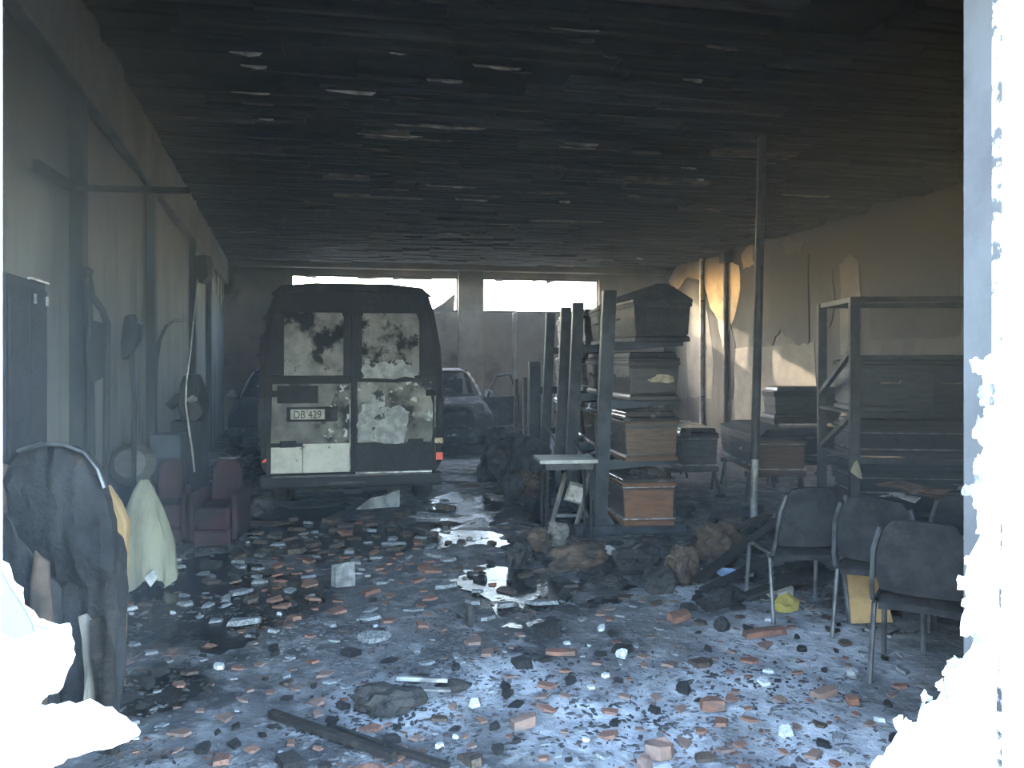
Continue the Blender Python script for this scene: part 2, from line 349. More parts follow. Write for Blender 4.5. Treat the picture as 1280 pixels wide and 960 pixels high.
for k, (a, b) in enumerate((w1, w2)):
    fr = MB(); t_ = .05
    fr.box(a.x, b.x, DB+.06, DB+.14, zbm, zbm+t_); fr.box(a.x, b.x, DB+.06, DB+.14, zt-t_, zt)
    fr.box(a.x, a.x+t_, DB+.06, DB+.14, zbm, zt); fr.box(b.x-t_, b.x, DB+.06, DB+.14, zbm, zt)
    wo = struct('window_%d' % (k+1), fr, 'burnt_steel', 'strip window with broken glass high in the back wall'); 
    wo['label'] = ['wide strip window above the van, its glass broken out', 'strip window with broken glass beside the tall coffin rack'][k]
    rnd = random.Random(k)
    for q in range(7):                                     # glass left in the frame
        x = rnd.uniform(a.x+.1, b.x-.5); ww = rnd.uniform(.2, .5); top = rnd.random() < .6
        z0 = zt-.04 if top else zbm+.04; s = -1 if top else 1
        pts = [(x, DB+.1, z0), (x+ww, DB+.1, z0), (x+ww*.8, DB+.1, z0+s*rnd.uniform(.04, .1)), (x+ww*.45, DB+.1, z0+s*rnd.uniform(.03, .14)), (x+.05, DB+.1, z0+s*.03)]
        part('pane', MB().prism(pts, (0, .006, 0)), 'glass_dirty', wo)
    if k == 0:
        e = onY(556, 388, DB); part('pane', MB().prism([(e.x-.35, DB+.1, zbm+.04), (e.x+.25, DB+.1, zbm+.04), (e.x+.28, DB+.1, zbm+.5), (e.x-.05, DB+.1, zbm+.22)], (0, .006, 0)), 'soot', wo)
    for q in range(3):
        x = rnd.uniform(a.x+.3, b.x-1.2)
        part('blind_slat', MB().bar((x, DB+.05, zt-.07), (x+rnd.uniform(.5, 1.1), DB+.05, zt-.07-rnd.uniform(.0, .05)), .02, .03), 'charcoal', wo)
# front wall, jambs and lintel round the doorway the photograph looks through
XJL = onY(4, 450, YF+.05).x; XJR = onY(1252, 450, YF-.2).x
struct('wall_front', MB().box(-3.9, XJL-.06, YF-.2, YF, -.2, HC+.3).box(XJR+.13, XR+.3, YF-.2, YF, -.2, HC+.3).box(XJL-.06, XJR+.13, YF-.2, YF, 3.0, HC+.3), 'white_enamel', 'white outer wall round the doorway')
struct('trim_1', MB().box(XJL-.06, XJL, YF-.22, YF+.05, -.02, 3.0), 'white_enamel', 'white door jamb beside the left wall', bevel=.004)
struct('trim_2', MB().box(XJR, XJR+.14, YF-.22, YF-.2, -.02, 3.0), 'white_enamel', 'white outer door jamb with a torn edge', bevel=.004)
xa = onY(1239, 450, YF-.06).x
struct('trim_3', MB().box(xa, XJR+.13, YF-.10, YF-.06, -.02, 3.0), 'jamb_edge', 'blistered edge strip along the white jamb', bevel=.004)
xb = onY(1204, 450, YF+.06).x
struct('trim_4', MB().box(xb, xb+.05, YF-.055, YF+.06, -.02, 3.0), 'jamb_grey', 'reveal lining inside the white jamb, shade put into its grey', bevel=.003)  # reveal of the white jamb, its shade put into the dark grey

# ------------------------------------------------------------------ hollow-tile ceiling: rows of clay tiles across the room
def ceiling_tiles():
    rnd = random.Random(5); pitch = .30; n = 0
    far = {k: MB() for k in ('tile_black', 'tile_grey', 'tile_clay', 'tile_pale')}
    base = {}
    def tile_mesh(L, key):
        k = (round(L, 1), key)
        if k not in base:
            mb = MB(); Lk = k[0]
            prof = [(-.13, .06), (-.13, .0), (-.045, -.012), (-.04, .006), (.04, .006), (.045, -.012), (.13, .0), (.13, .06)]
            mb.loft([[Vector((x, y, z)) for y, z in prof] for x in (-Lk/2, Lk/2)])
            me = mb.mesh('ceiling_tile'); me.materials.append(MATS[key]); base[k] = me
        return base[k]
    y = 4.6
    while y < DB-.3:
        x = lw((DB-y)/.996).x + .1
        while x < XR-.1:
            L = rnd.choice((.5, .6, .8, 1.0, 1.3)); L = min(L, XR-x)
            r = rnd.random(); dz = rnd.uniform(0, .03)
            patch = noise.noise(Vector((x*.35, y*.5, 3)))
            key = 'tile_black'
            if r < .10: key = 'tile_grey'
            elif r < .115+max(0, patch)*.06: key = 'tile_clay'
            elif y > 15 and r < .35: key = 'tile_grey'
            miss = rnd.random() < .09 + max(0, patch)*.2
            if L > .3 and not miss:
                cx = x+L/2; vis = (Vector((cx, y, HC))-CAM).dot(FW)
                if n < 300 and -12 < cx < 9 and vis > 5.2:
                    o = bpy.data.objects.new('ceiling_tile', tile_mesh(L, key)); COL.objects.link(o); o.parent = CEIL
                    o.location = (cx, y, HC-dz); o.rotation_euler = (rnd.uniform(-.05, .05), rnd.uniform(-.012, .012), rnd.uniform(-.01, .01)); n += 1
                else:
                    mb = far[key]; t = rnd.uniform(-.006, .006); h = HC-dz
                    prof = [(-.13, .06), (-.13, .0), (-.045, -.012), (-.04, .006), (.04, .006), (.045, -.012), (.13, .0), (.13, .06)]
                    mb.loft([[Vector((xx, y+yy, h+zz+t*s)) for yy, zz in prof] for xx, s in ((x+.005, -1), (x+L-.005, 1))])
            x += L
        y += pitch
    for k, mb in far.items():
        if mb.v: o = part('far_tiles', mb, k, CEIL); o['kind'] = 'stuff'
    for i in range(120):      # broken tile edges hanging from the ceiling
        d = rnd.uniform(5.6, 12) if i < 90 else rnd.uniform(12, 19)
        px = rnd.gauss(560, 170) if i % 3 else rnd.uniform(180, 1150)
        p = at(px, 200, d); p.z = HC
        if p.x < lw((DB-p.y)/.996).x+.2 or p.x > XR-.3 or p.y > DB-.5 or p.y < 4.7: continue
        L = rnd.uniform(.08, .5) if i % 4 else rnd.uniform(.4, 1.1)
        z = HC-.035; hgt = rnd.uniform(.01, .035)
        pts = [(p.x-L/2, p.y, z), (p.x+L/2, p.y, z+rnd.uniform(-.012, .01)), (p.x+L*.42, p.y, z-hgt*rnd.uniform(.4, 1)), (p.x+L*.1, p.y, z-hgt), (p.x-L*.2, p.y, z-hgt*.5), (p.x-L*.45, p.y, z-hgt*rnd.uniform(.2, .9))]
        part('tile_edge', MB().prism(pts, (rnd.uniform(-.01, .01), rnd.uniform(.02, .07), .03)), rnd.choice(('tile_clay', 'tile_pale', 'tile_grey', 'tile_grey', 'tile_grey')), CEIL)
CEIL = bpy.data.objects['ceiling']
ceiling_tiles()

# ------------------------------------------------------------------ peeled plaster on the right wall (traced onto the wall plane)
def flake(pxs, m, th, seed=0):
    pts = [onX(x, y, XR) for x, y in pxs]; rnd = random.Random(seed); out = []
    for i, p in enumerate(pts):
        q = pts[(i+1) % len(pts)]; out.append(p)
        for k in range(1, 4):
            t = p.lerp(q, k/4); out.append(t+Vector((0, rnd.uniform(-.04, .04), rnd.uniform(-.03, .03))))
    part('plaster_flake', MB().prism(out, (-th, 0, 0)), m, wr)
flake([(836, 352), (846, 332), (870, 325), (905, 322), (924, 332), (926, 360), (918, 398), (904, 436), (898, 400), (888, 384), (880, 352), (860, 346), (846, 362)], 'flake_cream', .012, 1)
flake([(846, 362), (860, 350), (880, 356), (886, 400), (892, 450), (890, 498), (862, 496), (858, 430)], 'flake_pale', .008, 2)
flake([(927, 318), (940, 302), (943, 330), (930, 336)], 'flake_cream', .012, 3)
flake([(958, 330), (1012, 318), (1012, 428), (1000, 432), (984, 420), (976, 412), (966, 432), (958, 424), (964, 380)], 'flake_brown', .02, 4)
flake([(978, 305), (986, 296), (998, 304), (1006, 300), (1004, 312), (984, 318)], 'flake_pale', .012, 5)
flake([(918, 436), (1018, 428), (1022, 520), (920, 530)], 'flake_pale', .01, 6)
flake([(1050, 330), (1062, 318), (1074, 326), (1076, 420), (1064, 470), (1052, 460)], 'flake_pale', .012, 7)
flake([(1034, 345), (1042, 338), (1044, 380), (1036, 410)], 'flake_brown', .012, 8)
flake([(904, 440), (914, 400), (920, 440), (916, 500), (908, 500)], 'soot', .012, 9)
flake([(1084, 345), (1200, 330), (1200, 420), (1090, 425)], 'flake_brown', .006, 10)
# wall pipes
def wallpipe(px, y0, y1, r, m, label, d=None):
    a = onX(px, y0, XR-.06); b = onX(px, y1, XR-.06)
    o = thing('wall_pipe', label, 'pipe', (a.x, a.y, max(b.z, 0)))
    H = a.z-max(b.z, 0)
    part('pipe', MB().tube([(0, 0, 0), (0, 0, H)], r, 10), m, o, smooth=True)
    for k in (.2, .75): part('clip', MB().box(-.04, .06, -.05, .05, H*k-.02, H*k+.02), 'burnt_steel', o)
wallpipe(877, 322, 560, .05, 'pipe_pale', 'pale vertical pipe on the right wall nearest the back corner')
wallpipe(907, 316, 560, .05, 'burnt_steel', 'blackened vertical pipe on the right wall with a junction box on top')
a = onX(907, 322, XR-.1); tag(part('junction_box', MB().box(a.x-.1, a.x+.1, a.y-.13, a.y+.13, a.z-.12, a.z+.12), 'soot', None, bevel=.02), 'sooty round-cornered junction box at the top of the black pipe', 'junction box')

# ------------------------------------------------------------------ the burnt van
def van():
    c = at(441, 600, 8.7); R_ = thing('burnt_van', 'burnt-out high-roof van seen from behind with soot-blistered rear doors', 'van', (c.x, c.y, 0), 0.0)
    prof = [(.90, .42), (.98, .55), (1.0, .9), (1.0, 1.55), (.975, 1.85), (.90, 2.25), (.84, 2.42), (.74, 2.50), (.4, 2.53)]
    full = prof + [(-x, z) for x, z in prof[::-1]]
    def ring(y, s=1.0, top=2.53, narrow=1.0):
        return [Vector((x*narrow, y, .42+(z-.42)*(top-.42)/2.11)) for x, z in full]
    part('body', MB().loft([ring(0, narrow=.985), ring(.06), ring(1.5), ring(3.3), ring(3.7, top=2.3, narrow=.98), ring(4.25, top=1.55, narrow=.97), ring(4.9, top=1.2, narrow=.93), ring(5.05, top=.9, narrow=.88)]), 'van_soot', R_, smooth=True)
    part('roof_lip', MB().loft([[Vector((x*1.01, y, z+.012)) for x, z in ((-.86, 2.40), (-.75, 2.495), (-.4, 2.53), (.4, 2.53), (.75, 2.495), (.86, 2.40), (.72, 2.40), (-.72, 2.40))] for y in (-.03, .12)]), 'van_roof', R_, smooth=True)
    for s in (-1, 1):
        X = lambda v: s*v
        d = MB()
        x0, x1 = .012, .915; wx0, wx1 = (.10, .73); wz0, wz1 = 1.53, 2.22
        def poly(pts): d.prism([(X(a), -.035, b) for a, b in pts], (0, .035, 0))
        poly([(x0, .47), (x1, .47), (x1+.02, .9), (x1+.02, 1.5), (x1+.01, wz0), (x0, wz0)])
        poly([(x0, wz0), (wx0, wz0), (wx0, wz1), (x0, wz1)])
        poly([(wx1, wz0), (x1+.01, wz0), (.895, 1.9), (.835, wz1), (wx1, wz1)])
        poly([(x0, wz1), (.835, wz1), (.80, 2.38), (.72, 2.44), (x0, 2.46)])
        dr = part('rear_door', d, 'van_soot', R_, bevel=.006)
        for za, zc in ((wz0-.03, wz0), (wz1, wz1+.02)): part('window_seal', MB().box(*sorted((X(wx0-.02), X(wx1+.02))), -.042, -.034, za, zc), 'soot', dr)
        pane = [(wx0-.005, wz0-.005), (wx1+.005, wz0-.005), (wx1+.005, wz1-.1), (wx1-.04, wz1+.005), (wx0+.02, wz1+.005), (wx0-.005, wz1-.06)]
        part('window_pane', MB().prism([(X(a), -.018, b) for a, b in pane], (0, .012, 0)), 'van_pane', dr)
        # pressed panels in the door skin
        if s == -1:
            part('door_panel', MB().prism([(-.87, -.047, .80), (-.03, -.047, .79), (-.03, -.047, 1.44), (-.85, -.047, 1.44)], (0, .014, 0)), 'van_paint_grey', dr, bevel=.006)
            part('pressed_panel', MB().prism([(-.80, -.056, 1.23), (-.37, -.056, 1.23), (-.37, -.056, 1.42), (-.80, -.056, 1.42)], (0, .02, 0)), 'soot', dr, bevel=.006)
            part('scorched_skin', MB().prism(rough_poly([(-.36, -.054, .80), (-.035, -.054, .79), (-.035, -.054, 1.40), (-.16, -.054, 1.43), (-.24, -.054, 1.2), (-.2, -.054, 1.05)], 4, .018, 3), (0, .014, 0)), 'van_paint_burnt', dr)
            part('sill_panel', MB().box(-.865, -.535, -.058, -.03, .475, .755).box(-.53, -.03, -.058, -.03, .475, .79), 'van_cream', dr, bevel=.005)
            part('plate_recess', MB().box(-.70, -.16, -.058, -.03, 1.03, 1.19), 'soot', dr, bevel=.01)
            pl = part('number_plate', MB().box(-.66, -.30, -.068, -.056, 1.055, 1.165), 'plate', dr, bevel=.004)
            cu = bpy.data.curves.new('plate_text', 'FONT'); cu.body = 'DB 429'; cu.size = .118; cu.extrude = .002; cu.align_x = 'CENTER'
            to = bpy.data.objects.new('tmp', cu); COL.objects.link(to)
            bpy.context.view_layer.update()
            me = bpy.data.meshes.new_from_object(to.evaluated_get(bpy.context.evaluated_depsgraph_get())); bpy.data.objects.remove(to)
            me.transform(Matrix.Translation((-.48, -.071, 1.068)) @ Matrix.Rotation(PI/2, 4, 'X') @ Matrix.Diagonal((.82, 1, 1, 1)))
            tx = link('plate_lettering', me, 'ink', dr)
            part('scorched_plate_end', MB().box(-.30, -.16, -.070, -.056, 1.05, 1.17), 'charcoal', dr, bevel=.006)
        else:
            part('door_panel', MB().prism(rough_poly([(.05, -.05, .79), (.86, -.05, .79), (.88, -.05, 1.1), (.86, -.05, 1.46), (.05, -.05, 1.46)], 3, .012, 5), (0, .016, 0)), 'van_paint_burnt', dr, bevel=.004)
            part('blistered_skin', MB().prism(rough_poly([(.06, -.062, .80), (.56, -.062, .78), (.6, -.062, .92), (.62, -.062, 1.12), (.5, -.062, 1.2), (.3, -.062, 1.16), (.12, -.062, 1.22), (.055, -.062, 1.08)], 4, .022, 8), (0, .016, 0)), 'van_ash', dr)
            part('blistered_skin', MB().prism(rough_poly([(.1, -.06, 1.50), (.68, -.06, 1.5), (.73, -.06, 1.62), (.5, -.06, 1.70), (.3, -.06, 1.67), (.12, -.06, 1.72)], 4, .022, 9), (0, .016, 0)), 'van_ash', dr)
            part('blistered_skin', MB().prism(rough_poly([(.2, -.06, 1.16), (.34, -.06, 1.18), (.36, -.06, 1.32), (.27, -.06, 1.38), (.19, -.06, 1.3)], 3, .016, 10), (0, .016, 0)), 'van_ash', dr)
            part('bare_paint', MB().prism(rough_poly([(.55, -.064, .79), (.86, -.064, .79), (.87, -.064, 1.02), (.72, -.064, 1.06), (.62, -.064, .96)], 3, .014, 11), (0, .016, 0)), 'van_paint_grey', dr)
            part('sill_panel', MB().box(.03, .885, -.058, -.03, .50, .78), 'van_soot', dr, bevel=.005)
            part('filler_cap', MB().lathe([(.0, -.03), (.042, -.03), (.045, 0), (0, 0)], (.75, -.045, 1.36), 12, Matrix.Rotation(PI/2, 3, 'X')), 'plate', dr)
        part('hinge', MB().box(*sorted((X(.60), X(.77))), -.085, -.03, .755, .825), 'soot', dr, bevel=.008)
        part('hinge', MB().box(*sorted((X(.80), X(.92))), -.06, -.03, 1.30, 1.37), 'soot', dr, bevel=.008)
        part('lock_rod', MB().tube([(X(.03), -.05, .5), (X(.03), -.05, 1.45)], .010, 6) if s == -1 else MB().tube([(X(.905), -.05, .95), (X(.905), -.05, 1.3)], .009, 6), 'bare_metal', dr)
        tl = part('tail_lamp', MB().box(*sorted((X(.935), X(1.005))), -.02, .06, .86, 1.28), 'charcoal', R_, bevel=.01)
        part('lens', MB().box(*sorted((X(.90), X(.985))), -.07, -.02, .77, .83) if s == 1 else MB().box(*sorted((X(.94), X(1.0))), -.05, -.02, .78, .82), 'amber_lens' if s == 1 else 'charcoal', tl, bevel=.006)
        part('reflector', MB().box(.915, .99, -.06, -.02, .585, .665) if s == 1 else MB().prism([(-.965, -.05, .59), (-.915, -.05, .60), (-.915, -.05, .64), (-.945, -.05, .62)], (0, .03, 0)), 'red_lens', R_)
        # wheels: tyres burnt away, sunk on the rims
        for y in (.95, 4.1):
            wM = Matrix.Rotation(PI/2, 3, 'Y')
            wt = part('wheel', MB().lathe([(.12, -.11), (.27, -.115), (.31, -.07), (.31, .07), (.27, .115), (.12, .11)], (X(.83), y, .31), 20, wM), 'tyre', R_, smooth=True)
            part('rim', MB().lathe([(.03, .10), (.17, .118), (.19, .125), (.17, .09), (.03, .07)], (X(.83), y, .31), 16, wM if s == 1 else Matrix.Rotation(-PI/2, 3, 'Y')), 'burnt_steel', wt, smooth=True)
        part('side_window', MB().prism([(X(.985), 2.75, 1.45), (X(.985), 3.5, 1.45), (X(.945), 3.3, 2.02), (X(.945), 2.75, 2.05)], (X(.012), 0, 0)), 'charcoal', R_)
        part('side_rub_strip', MB().box(*sorted((X(.995), X(1.02))), .1, 4.4, .74, .84), 'soot', R_)
    bp = part('bumper', MB().loft([[Vector((x, y, z)) for x, y, z in ((-s_*1.0, 0, zz) for s_ in (1,))] for zz in (.3,)], cap=False, close=False) if False else MB().box(-.98, .98, -.13, .02, .31, .455), 'van_soot', R_, bevel=.03)
    part('step_plate', MB().box(-.84, .86, -.15, -.125, .44, .46).box(-.24, .14, -.135, -.125, .36, .375), 'burnt_steel', bp)
    part('trim_edge', MB().box(.03, .86, -.14, -.06, .462, .478), 'bare_metal', bp)
    part('underframe', MB().box(-.62, -.5, .05, 4.6, .26, .42).box(.5, .62, .05, 4.6, .26, .42).box(-.8, .8, .9, 1.0, .22, .34), 'soot', R_)
    part('tow_bar', MB().bar((-.1, -.1, .27), (.1, -.1, .27), .05).bar((-.6, .1, .27), (.6, .1, .27), .06), 'soot', R_)
    return R_
van()

# ------------------------------------------------------------------ burnt cars beyond the van
def car(name, label, loc, rz, door, mbody):
    R_ = thing(name, label, 'car', loc, rz, None)     # local: nose at y=0 towards the viewer, +y back
    L, W = 3.9, .82
    def ring(y, zb, zt, w, wt): return [Vector((x, y, z)) for x, z in ((-w*.94, zb), (-w, zb+.18), (-w, zt-.12), (-wt, zt), (wt, zt), (w, zt-.12), (w, zb+.18), (w*.94, zb))]
    part('body', MB().loft([ring(0, .30, .62, .66, .55), ring(.1, .24, .74, .78, .62), ring(.9, .22, .93, W, .70), ring(1.15, .22, .96, W, .72), ring(3.0, .24, .98, W, .74), ring(3.75, .28, .96, .79, .68), ring(L, .36, .8, .7, .6)]), mbody, R_, smooth=True)
    rf = part('roof', MB().loft([[Vector((x, y, z)) for x, z in ((-w, zz-.02), (-w+.1, zz+.035), (w-.1, zz+.035), (w, zz-.02), (w-.12, zz-.01), (-w+.12, zz-.01))] for y, w, zz in ((1.85, .60, 1.44), (2.4, .63, 1.49), (3.2, .60, 1.46), (3.5, .54, 1.40))]), mbody, R_, smooth=True)
    for s in (-1, 1):
        part('windscreen_pillar', MB().tube([(s*.74, .98, .93), (s*.69, 1.45, 1.22), (s*.61, 1.86, 1.44)], .035, 6), 'bare_metal' if s == 1 else 'burnt_steel', R_, smooth=True)
        part('door_pillar', MB().bar((s*.76, 2.25, .95), (s*.63, 2.3, 1.47), .05, .09), mbody, R_)
        part('rear_pillar', MB().prism([(s*.74, 3.0, .95), (s*.74, 3.7, .95), (s*.56, 3.5, 1.42), (s*.58, 3.3, 1.44)], (-s*.03, 0, 0)), mbody, R_)
        part('headlamp', MB().lathe([(0, .05), (.10, .04), (.11, 0), (0, -.02)], (s*.55, .06, .58), 12, Matrix.Rotation(PI/2, 3, 'X')), 'charcoal', R_, smooth=True)
        mr = part('mirror', MB().lathe([(0, -.05), (.07, -.045), (.105, 0), (.085, .05), (0, .06)], (s*.93, 1.3, 1.0), 12, Matrix.Rotation(PI/2, 3, 'X')), 'bare_metal', R_, smooth=True)
        for y in (.72, 3.2):
            wt = part('wheel', MB().lathe([(.1, -.09), (.24, -.09), (.27, -.05), (.27, .05), (.24, .09), (.1, .09)], (s*.74, y, .27), 16, Matrix.Rotation(PI/2, 3, 'Y')), 'tyre', R_, smooth=True)
    part('dashboard', MB().box(-.66, .66, 1.2, 1.45, .85, 1.0), 'charcoal', R_, bevel=.04)
    part('steering_wheel', MB().tube([(-.32+.17*math.cos(a*PI/8), 1.6-.06*math.sin(a*PI/8), 1.02+.16*math.sin(a*PI/8)) for a in range(17)], .014, 6), 'burnt_steel', R_, smooth=True)
    for s in (-1, 1): part('seat_frame', MB().box(s*.34-.22, s*.34+.22, 2.15, 2.27, .75, 1.3).box(s*.34-.22, s*.34+.22, 1.7, 2.2, .6, .75), 'burnt_steel', R_, bevel=.03)
    part('windscreen', MB().prism([(-.68, 1.02, .96), (.30, 1.02, .96), (.16, 1.5, 1.22), (.42, 1.84, 1.43), (-.57, 1.84, 1.43)], (0, .008, .006)), 'car_grey', R_)
    part('grille', MB().box(-.38, .38, -.03, .04, .48, .66), 'charcoal', R_, bevel=.01)
    part('front_bumper', MB().box(-.74, .74, -.08, .04, .26, .42), 'car_grey', R_, bevel=.03)
    if door:
        M = Matrix.Translation((.80, 1.15, 0)) @ Matrix.Rotation(math.radians(-58), 4, 'Z')
        dd = part('open_door', MB().box(-.03, .03, 0, 1.05, .32, .94, M), 'burnt_steel', R_, bevel=.02)
        f = MB(); P = [M @ Vector(p) for p in ((0, .12, .93), (-.06, .42, 1.36), (-.06, .85, 1.40), (0, 1.03, .93))]
        f.tube(P, .028, 6); part('window_frame', f, 'burnt_steel', dd)
    return R_
c1 = at(568, 560, 14.9); car('burnt_car', 'burnt grey car with its door hanging open, right of the van', (c1.x, c1.y, 0), math.radians(3), True, 'car_grey')
c2 = at(337, 560, 15.0); car('burnt_car', 'black burnt car shell between the van and the left wall', (c2.x, c2.y, 0), math.radians(-2), False, 'soot')

# ------------------------------------------------------------------ coffins
def coffin(label, loc, rz, mbody, mend, mlid, kind='hip', L=1.95, W=.64, H=.36, LH=.15, handles=True, trim=None, group=None, plaque=False):
    R_ = thing('coffin', label, 'coffin', loc, rz, group)     # foot end at y=0, length along +y
    def ring(z, k=1.0, e=0.0):     # plan outline with shoulders
        w0, w1, w2 = W*.40*k, W*.5*k, W*.44*k
        return [Vector((x, y, z)) for x, y in ((-w0, e), (w0, e), (w1, L*.62), (w2, L-e), (-w2, L-e), (-w1, L*.62))]
    part('body', MB().loft([ring(.05, .90, .02), ring(H*.45, .96, .012), ring(H*.5, .965, .008), ring(H, 1.0, 0)]), mbody, R_, bevel=.004)
    part('base_moulding', MB().loft([ring(0, .98, -.012), ring(.035, .98, -.012), ring(.055, .93, .006), ring(.055, .88, .02)]), mend, R_, bevel=.004)
    part('end_panel', MB().prism([(-W*.37, -.004, .07), (W*.37, -.004, .07), (W*.385, -.004, H-.05), (-W*.385, -.004, H-.05)], (0, .02, 0)), mend, R_, bevel=.006)
    part('rim_moulding', MB().loft([ring(H-.02, 1.03, -.018), ring(H+.012, 1.05, -.022), ring(H+.02, 1.0, 0)]), mend, R_, bevel=.003)
    if kind == 'hip':
        ld = part('lid', MB().loft([ring(H+.02, 1.03, -.012), ring(H+.05, 1.03, -.012), ring(H+LH*.75, .66, .12), ring(H+LH, .5, .18)]), mlid, R_, bevel=.005)
    elif kind == 'peak':
        ld = part('lid', MB().loft([ring(H+.02, 1.05, -.02), ring(H+.05, 1.05, -.02), ring(H+LH*.8, .46, .015), ring(H+LH, .18, .02)]), mlid, R_, bevel=.005, jit=.012)
    else:
        ld = part('lid', MB().loft([ring(H+.02, 1.03, -.012), ring(H+.045, 1.04, -.015), ring(H+.06, .96, .03), ring(H+.10, .93, .04), ring(H+.11, .86, .06)]), mlid, R_, bevel=.004)
    if trim:
        for z in (.06, H-.03):
            part('side_bead', MB().loft([ring(z, 1.02, -.008), ring(z+.014, 1.02, -.008)]), trim, R_)
    if handles:
        for s in (-1, 1):
            for y in (L*.25, L*.75):
                xx = s*(W*.47)
                part('handle', MB().tube([(xx, y-.12, H*.66), (xx+s*.035, y-.1, H*.62), (xx+s*.035, y+.1, H*.62), (xx, y+.12, H*.66)], .010, 6), 'gilt' if not mbody.endswith('black') else 'burnt_steel', R_, smooth=True)
    if plaque:
        pq = [(-.10, 0), (-.02, .03), (.0, .055), (.10, .05), (.16, .03), (.17, -.02), (.10, -.035), (.02, -.02), (-.06, -.025)]
        part('torn_veneer', MB().prism([(x+.03, -.012, H*.55+z) for x, z in pq], (0, .012, 0)), 'gilt', R_)
    return R_

# tall cantilever rack
p0 = onZ(749, 667)
RDIR = Vector((math.sin(math.radians(5.0)), math.cos(math.radians(5.0)), 0)); RLAT = Vector((RDIR.y, -RDIR.x, 0)); RRZ = -math.radians(5.0)
def rk(l, u, z): return p0 + RLAT*l + RDIR*u + UP*z
R_ = thing('coffin_rack', 'tall grey steel rack with upright posts carrying two bays of coffins', 'rack', p0, RRZ)
TIERS = (.12, .72, 1.31, 1.88); US = (0, 1.62, 2.45, 3.75)
for i, u in enumerate(US):
    ps = part('upright', MB().loft([[Vector((dx*k+lx, u+dy*k, z)) for dx, dy in ((-.065, -.05), (.065, -.05), (.065, .05), (-.065, .05))] for lx, z, k in ((0, 0, 1), (.05, 1.2, 1), (.10, 2.38, 1))]), 'rack_steel', R_, bevel=.006)
    part('gusset', MB().prism([(.0, u-.012, .09), (.16, u-.012, .09), (.0, u-.012, .32)], (0, .024, 0)).prism([(-.0, u-.012, .09), (-.18, u-.012, .09), (0, u-.012, .26)], (0, .024, 0)), 'rack_steel', R_)
    part('foot', MB().box(-.24, .86, u-.06, u+.06, .0, .09), 'rack_steel', R_, bevel=.008)
    for z in TIERS[1:]:
        lx = .10*z/2.38
        part('arm', MB().prism([(lx, u-.03, z-.10), (lx, u-.03, z), (lx+.76, u-.03, z), (lx+.76, u-.03, z-.04)], (0, .06, 0)), 'rack_steel', R_, bevel=.004)
for a, b in ((0, 1), (2, 3), (1, 2)):
    for z in (.5,): part('brace', MB().bar((.04, US[a], z), (.04, US[b], z+.25*(-1)**a), .03), 'rack_steel', R_)
part('long_rail', MB().box(-.05, .0, 0, US[3], .02, .08), 'rack_steel', R_)
def rc(tier, bay, label, *a, lat=.0, du=0.0, **k):
    z = TIERS[tier]; l = .46+.10*z/2.38+lat; u = (-.12, 2.18)[bay]+du
    p = rk(l, u, z if tier else .092); return coffin(label, p, RRZ, *a, **k)
rc(0, 0, 'warm brown wooden coffin on the lowest tier of the tall rack, front bay', 'wood_dark', 'wood_brown', 'lacquer_lid', H=.40, trim='bare_metal')
rc(1, 0, 'mid-brown wooden coffin on the second tier of the tall rack, front bay', 'wood_grey', 'wood_mid', 'lacquer_lid', H=.37, kind='flat', W=.66)
rc(2, 0, 'dark coffin with torn veneer on the third tier of the tall rack', 'wood_black', 'wood_dark', 'wood_black', H=.36, kind='flat', plaque=True, W=.62)
rc(3, 0, 'black charred coffin with a peaked lid on top of the tall rack', 'wood_black', 'wood_black', 'wood_black', H=.36, kind='peak', LH=.2, W=.70, lat=.06)
rc(0, 1, 'grey scorched coffin on the lowest tier of the rack, rear bay', 'wood_grey', 'wood_dark', 'wood_dark')
rc(1, 1, 'charred coffin on the second tier of the rack, rear bay', 'wood_black', 'wood_dark', 'wood_dark', kind='flat')
rc(2, 1, 'charred coffin with pale lid edge on the third tier of the rack, rear bay', 'wood_dark', 'wood_grey', 'wood_black', trim='pale_board')
rc(3, 1, 'black charred coffin on the top tier of the rack, rear bay', 'wood_black', 'wood_black', 'wood_black', kind='flat')

# shorter rack posts further back
for i, (px, yt, m) in enumerate(((668, 452, 'rack_steel'), (656, 472, 'burnt_steel'), (645, 474, 'burnt_steel'))):
    d = 12.6+i*.55; p = at(px, 560, d); p.z = 0; zt_ = CH+(HZ-yt)*d/FPX
    o = thing('rack_post', ['square grey rack post standing behind the tall coffin rack', 'thin black steel post beside the square rack post', 'thin black steel post furthest towards the open car door'][i], 'post', p, 0)
    part('shaft', MB().box(-.09 if i == 0 else -.03, .09 if i == 0 else .03, -.05, .05, 0, zt_), m, o, bevel=.006)
    part('base_plate', MB().box(-.14, .14, -.14, .14, 0, .02), m, o)
    if i == 0: part('arm', MB().prism([(.05, -.03, 1.15), (.05, -.03, 1.27), (.7, -.03, 1.27), (.7, -.03, 1.22)], (0, .06, 0)), m, o)
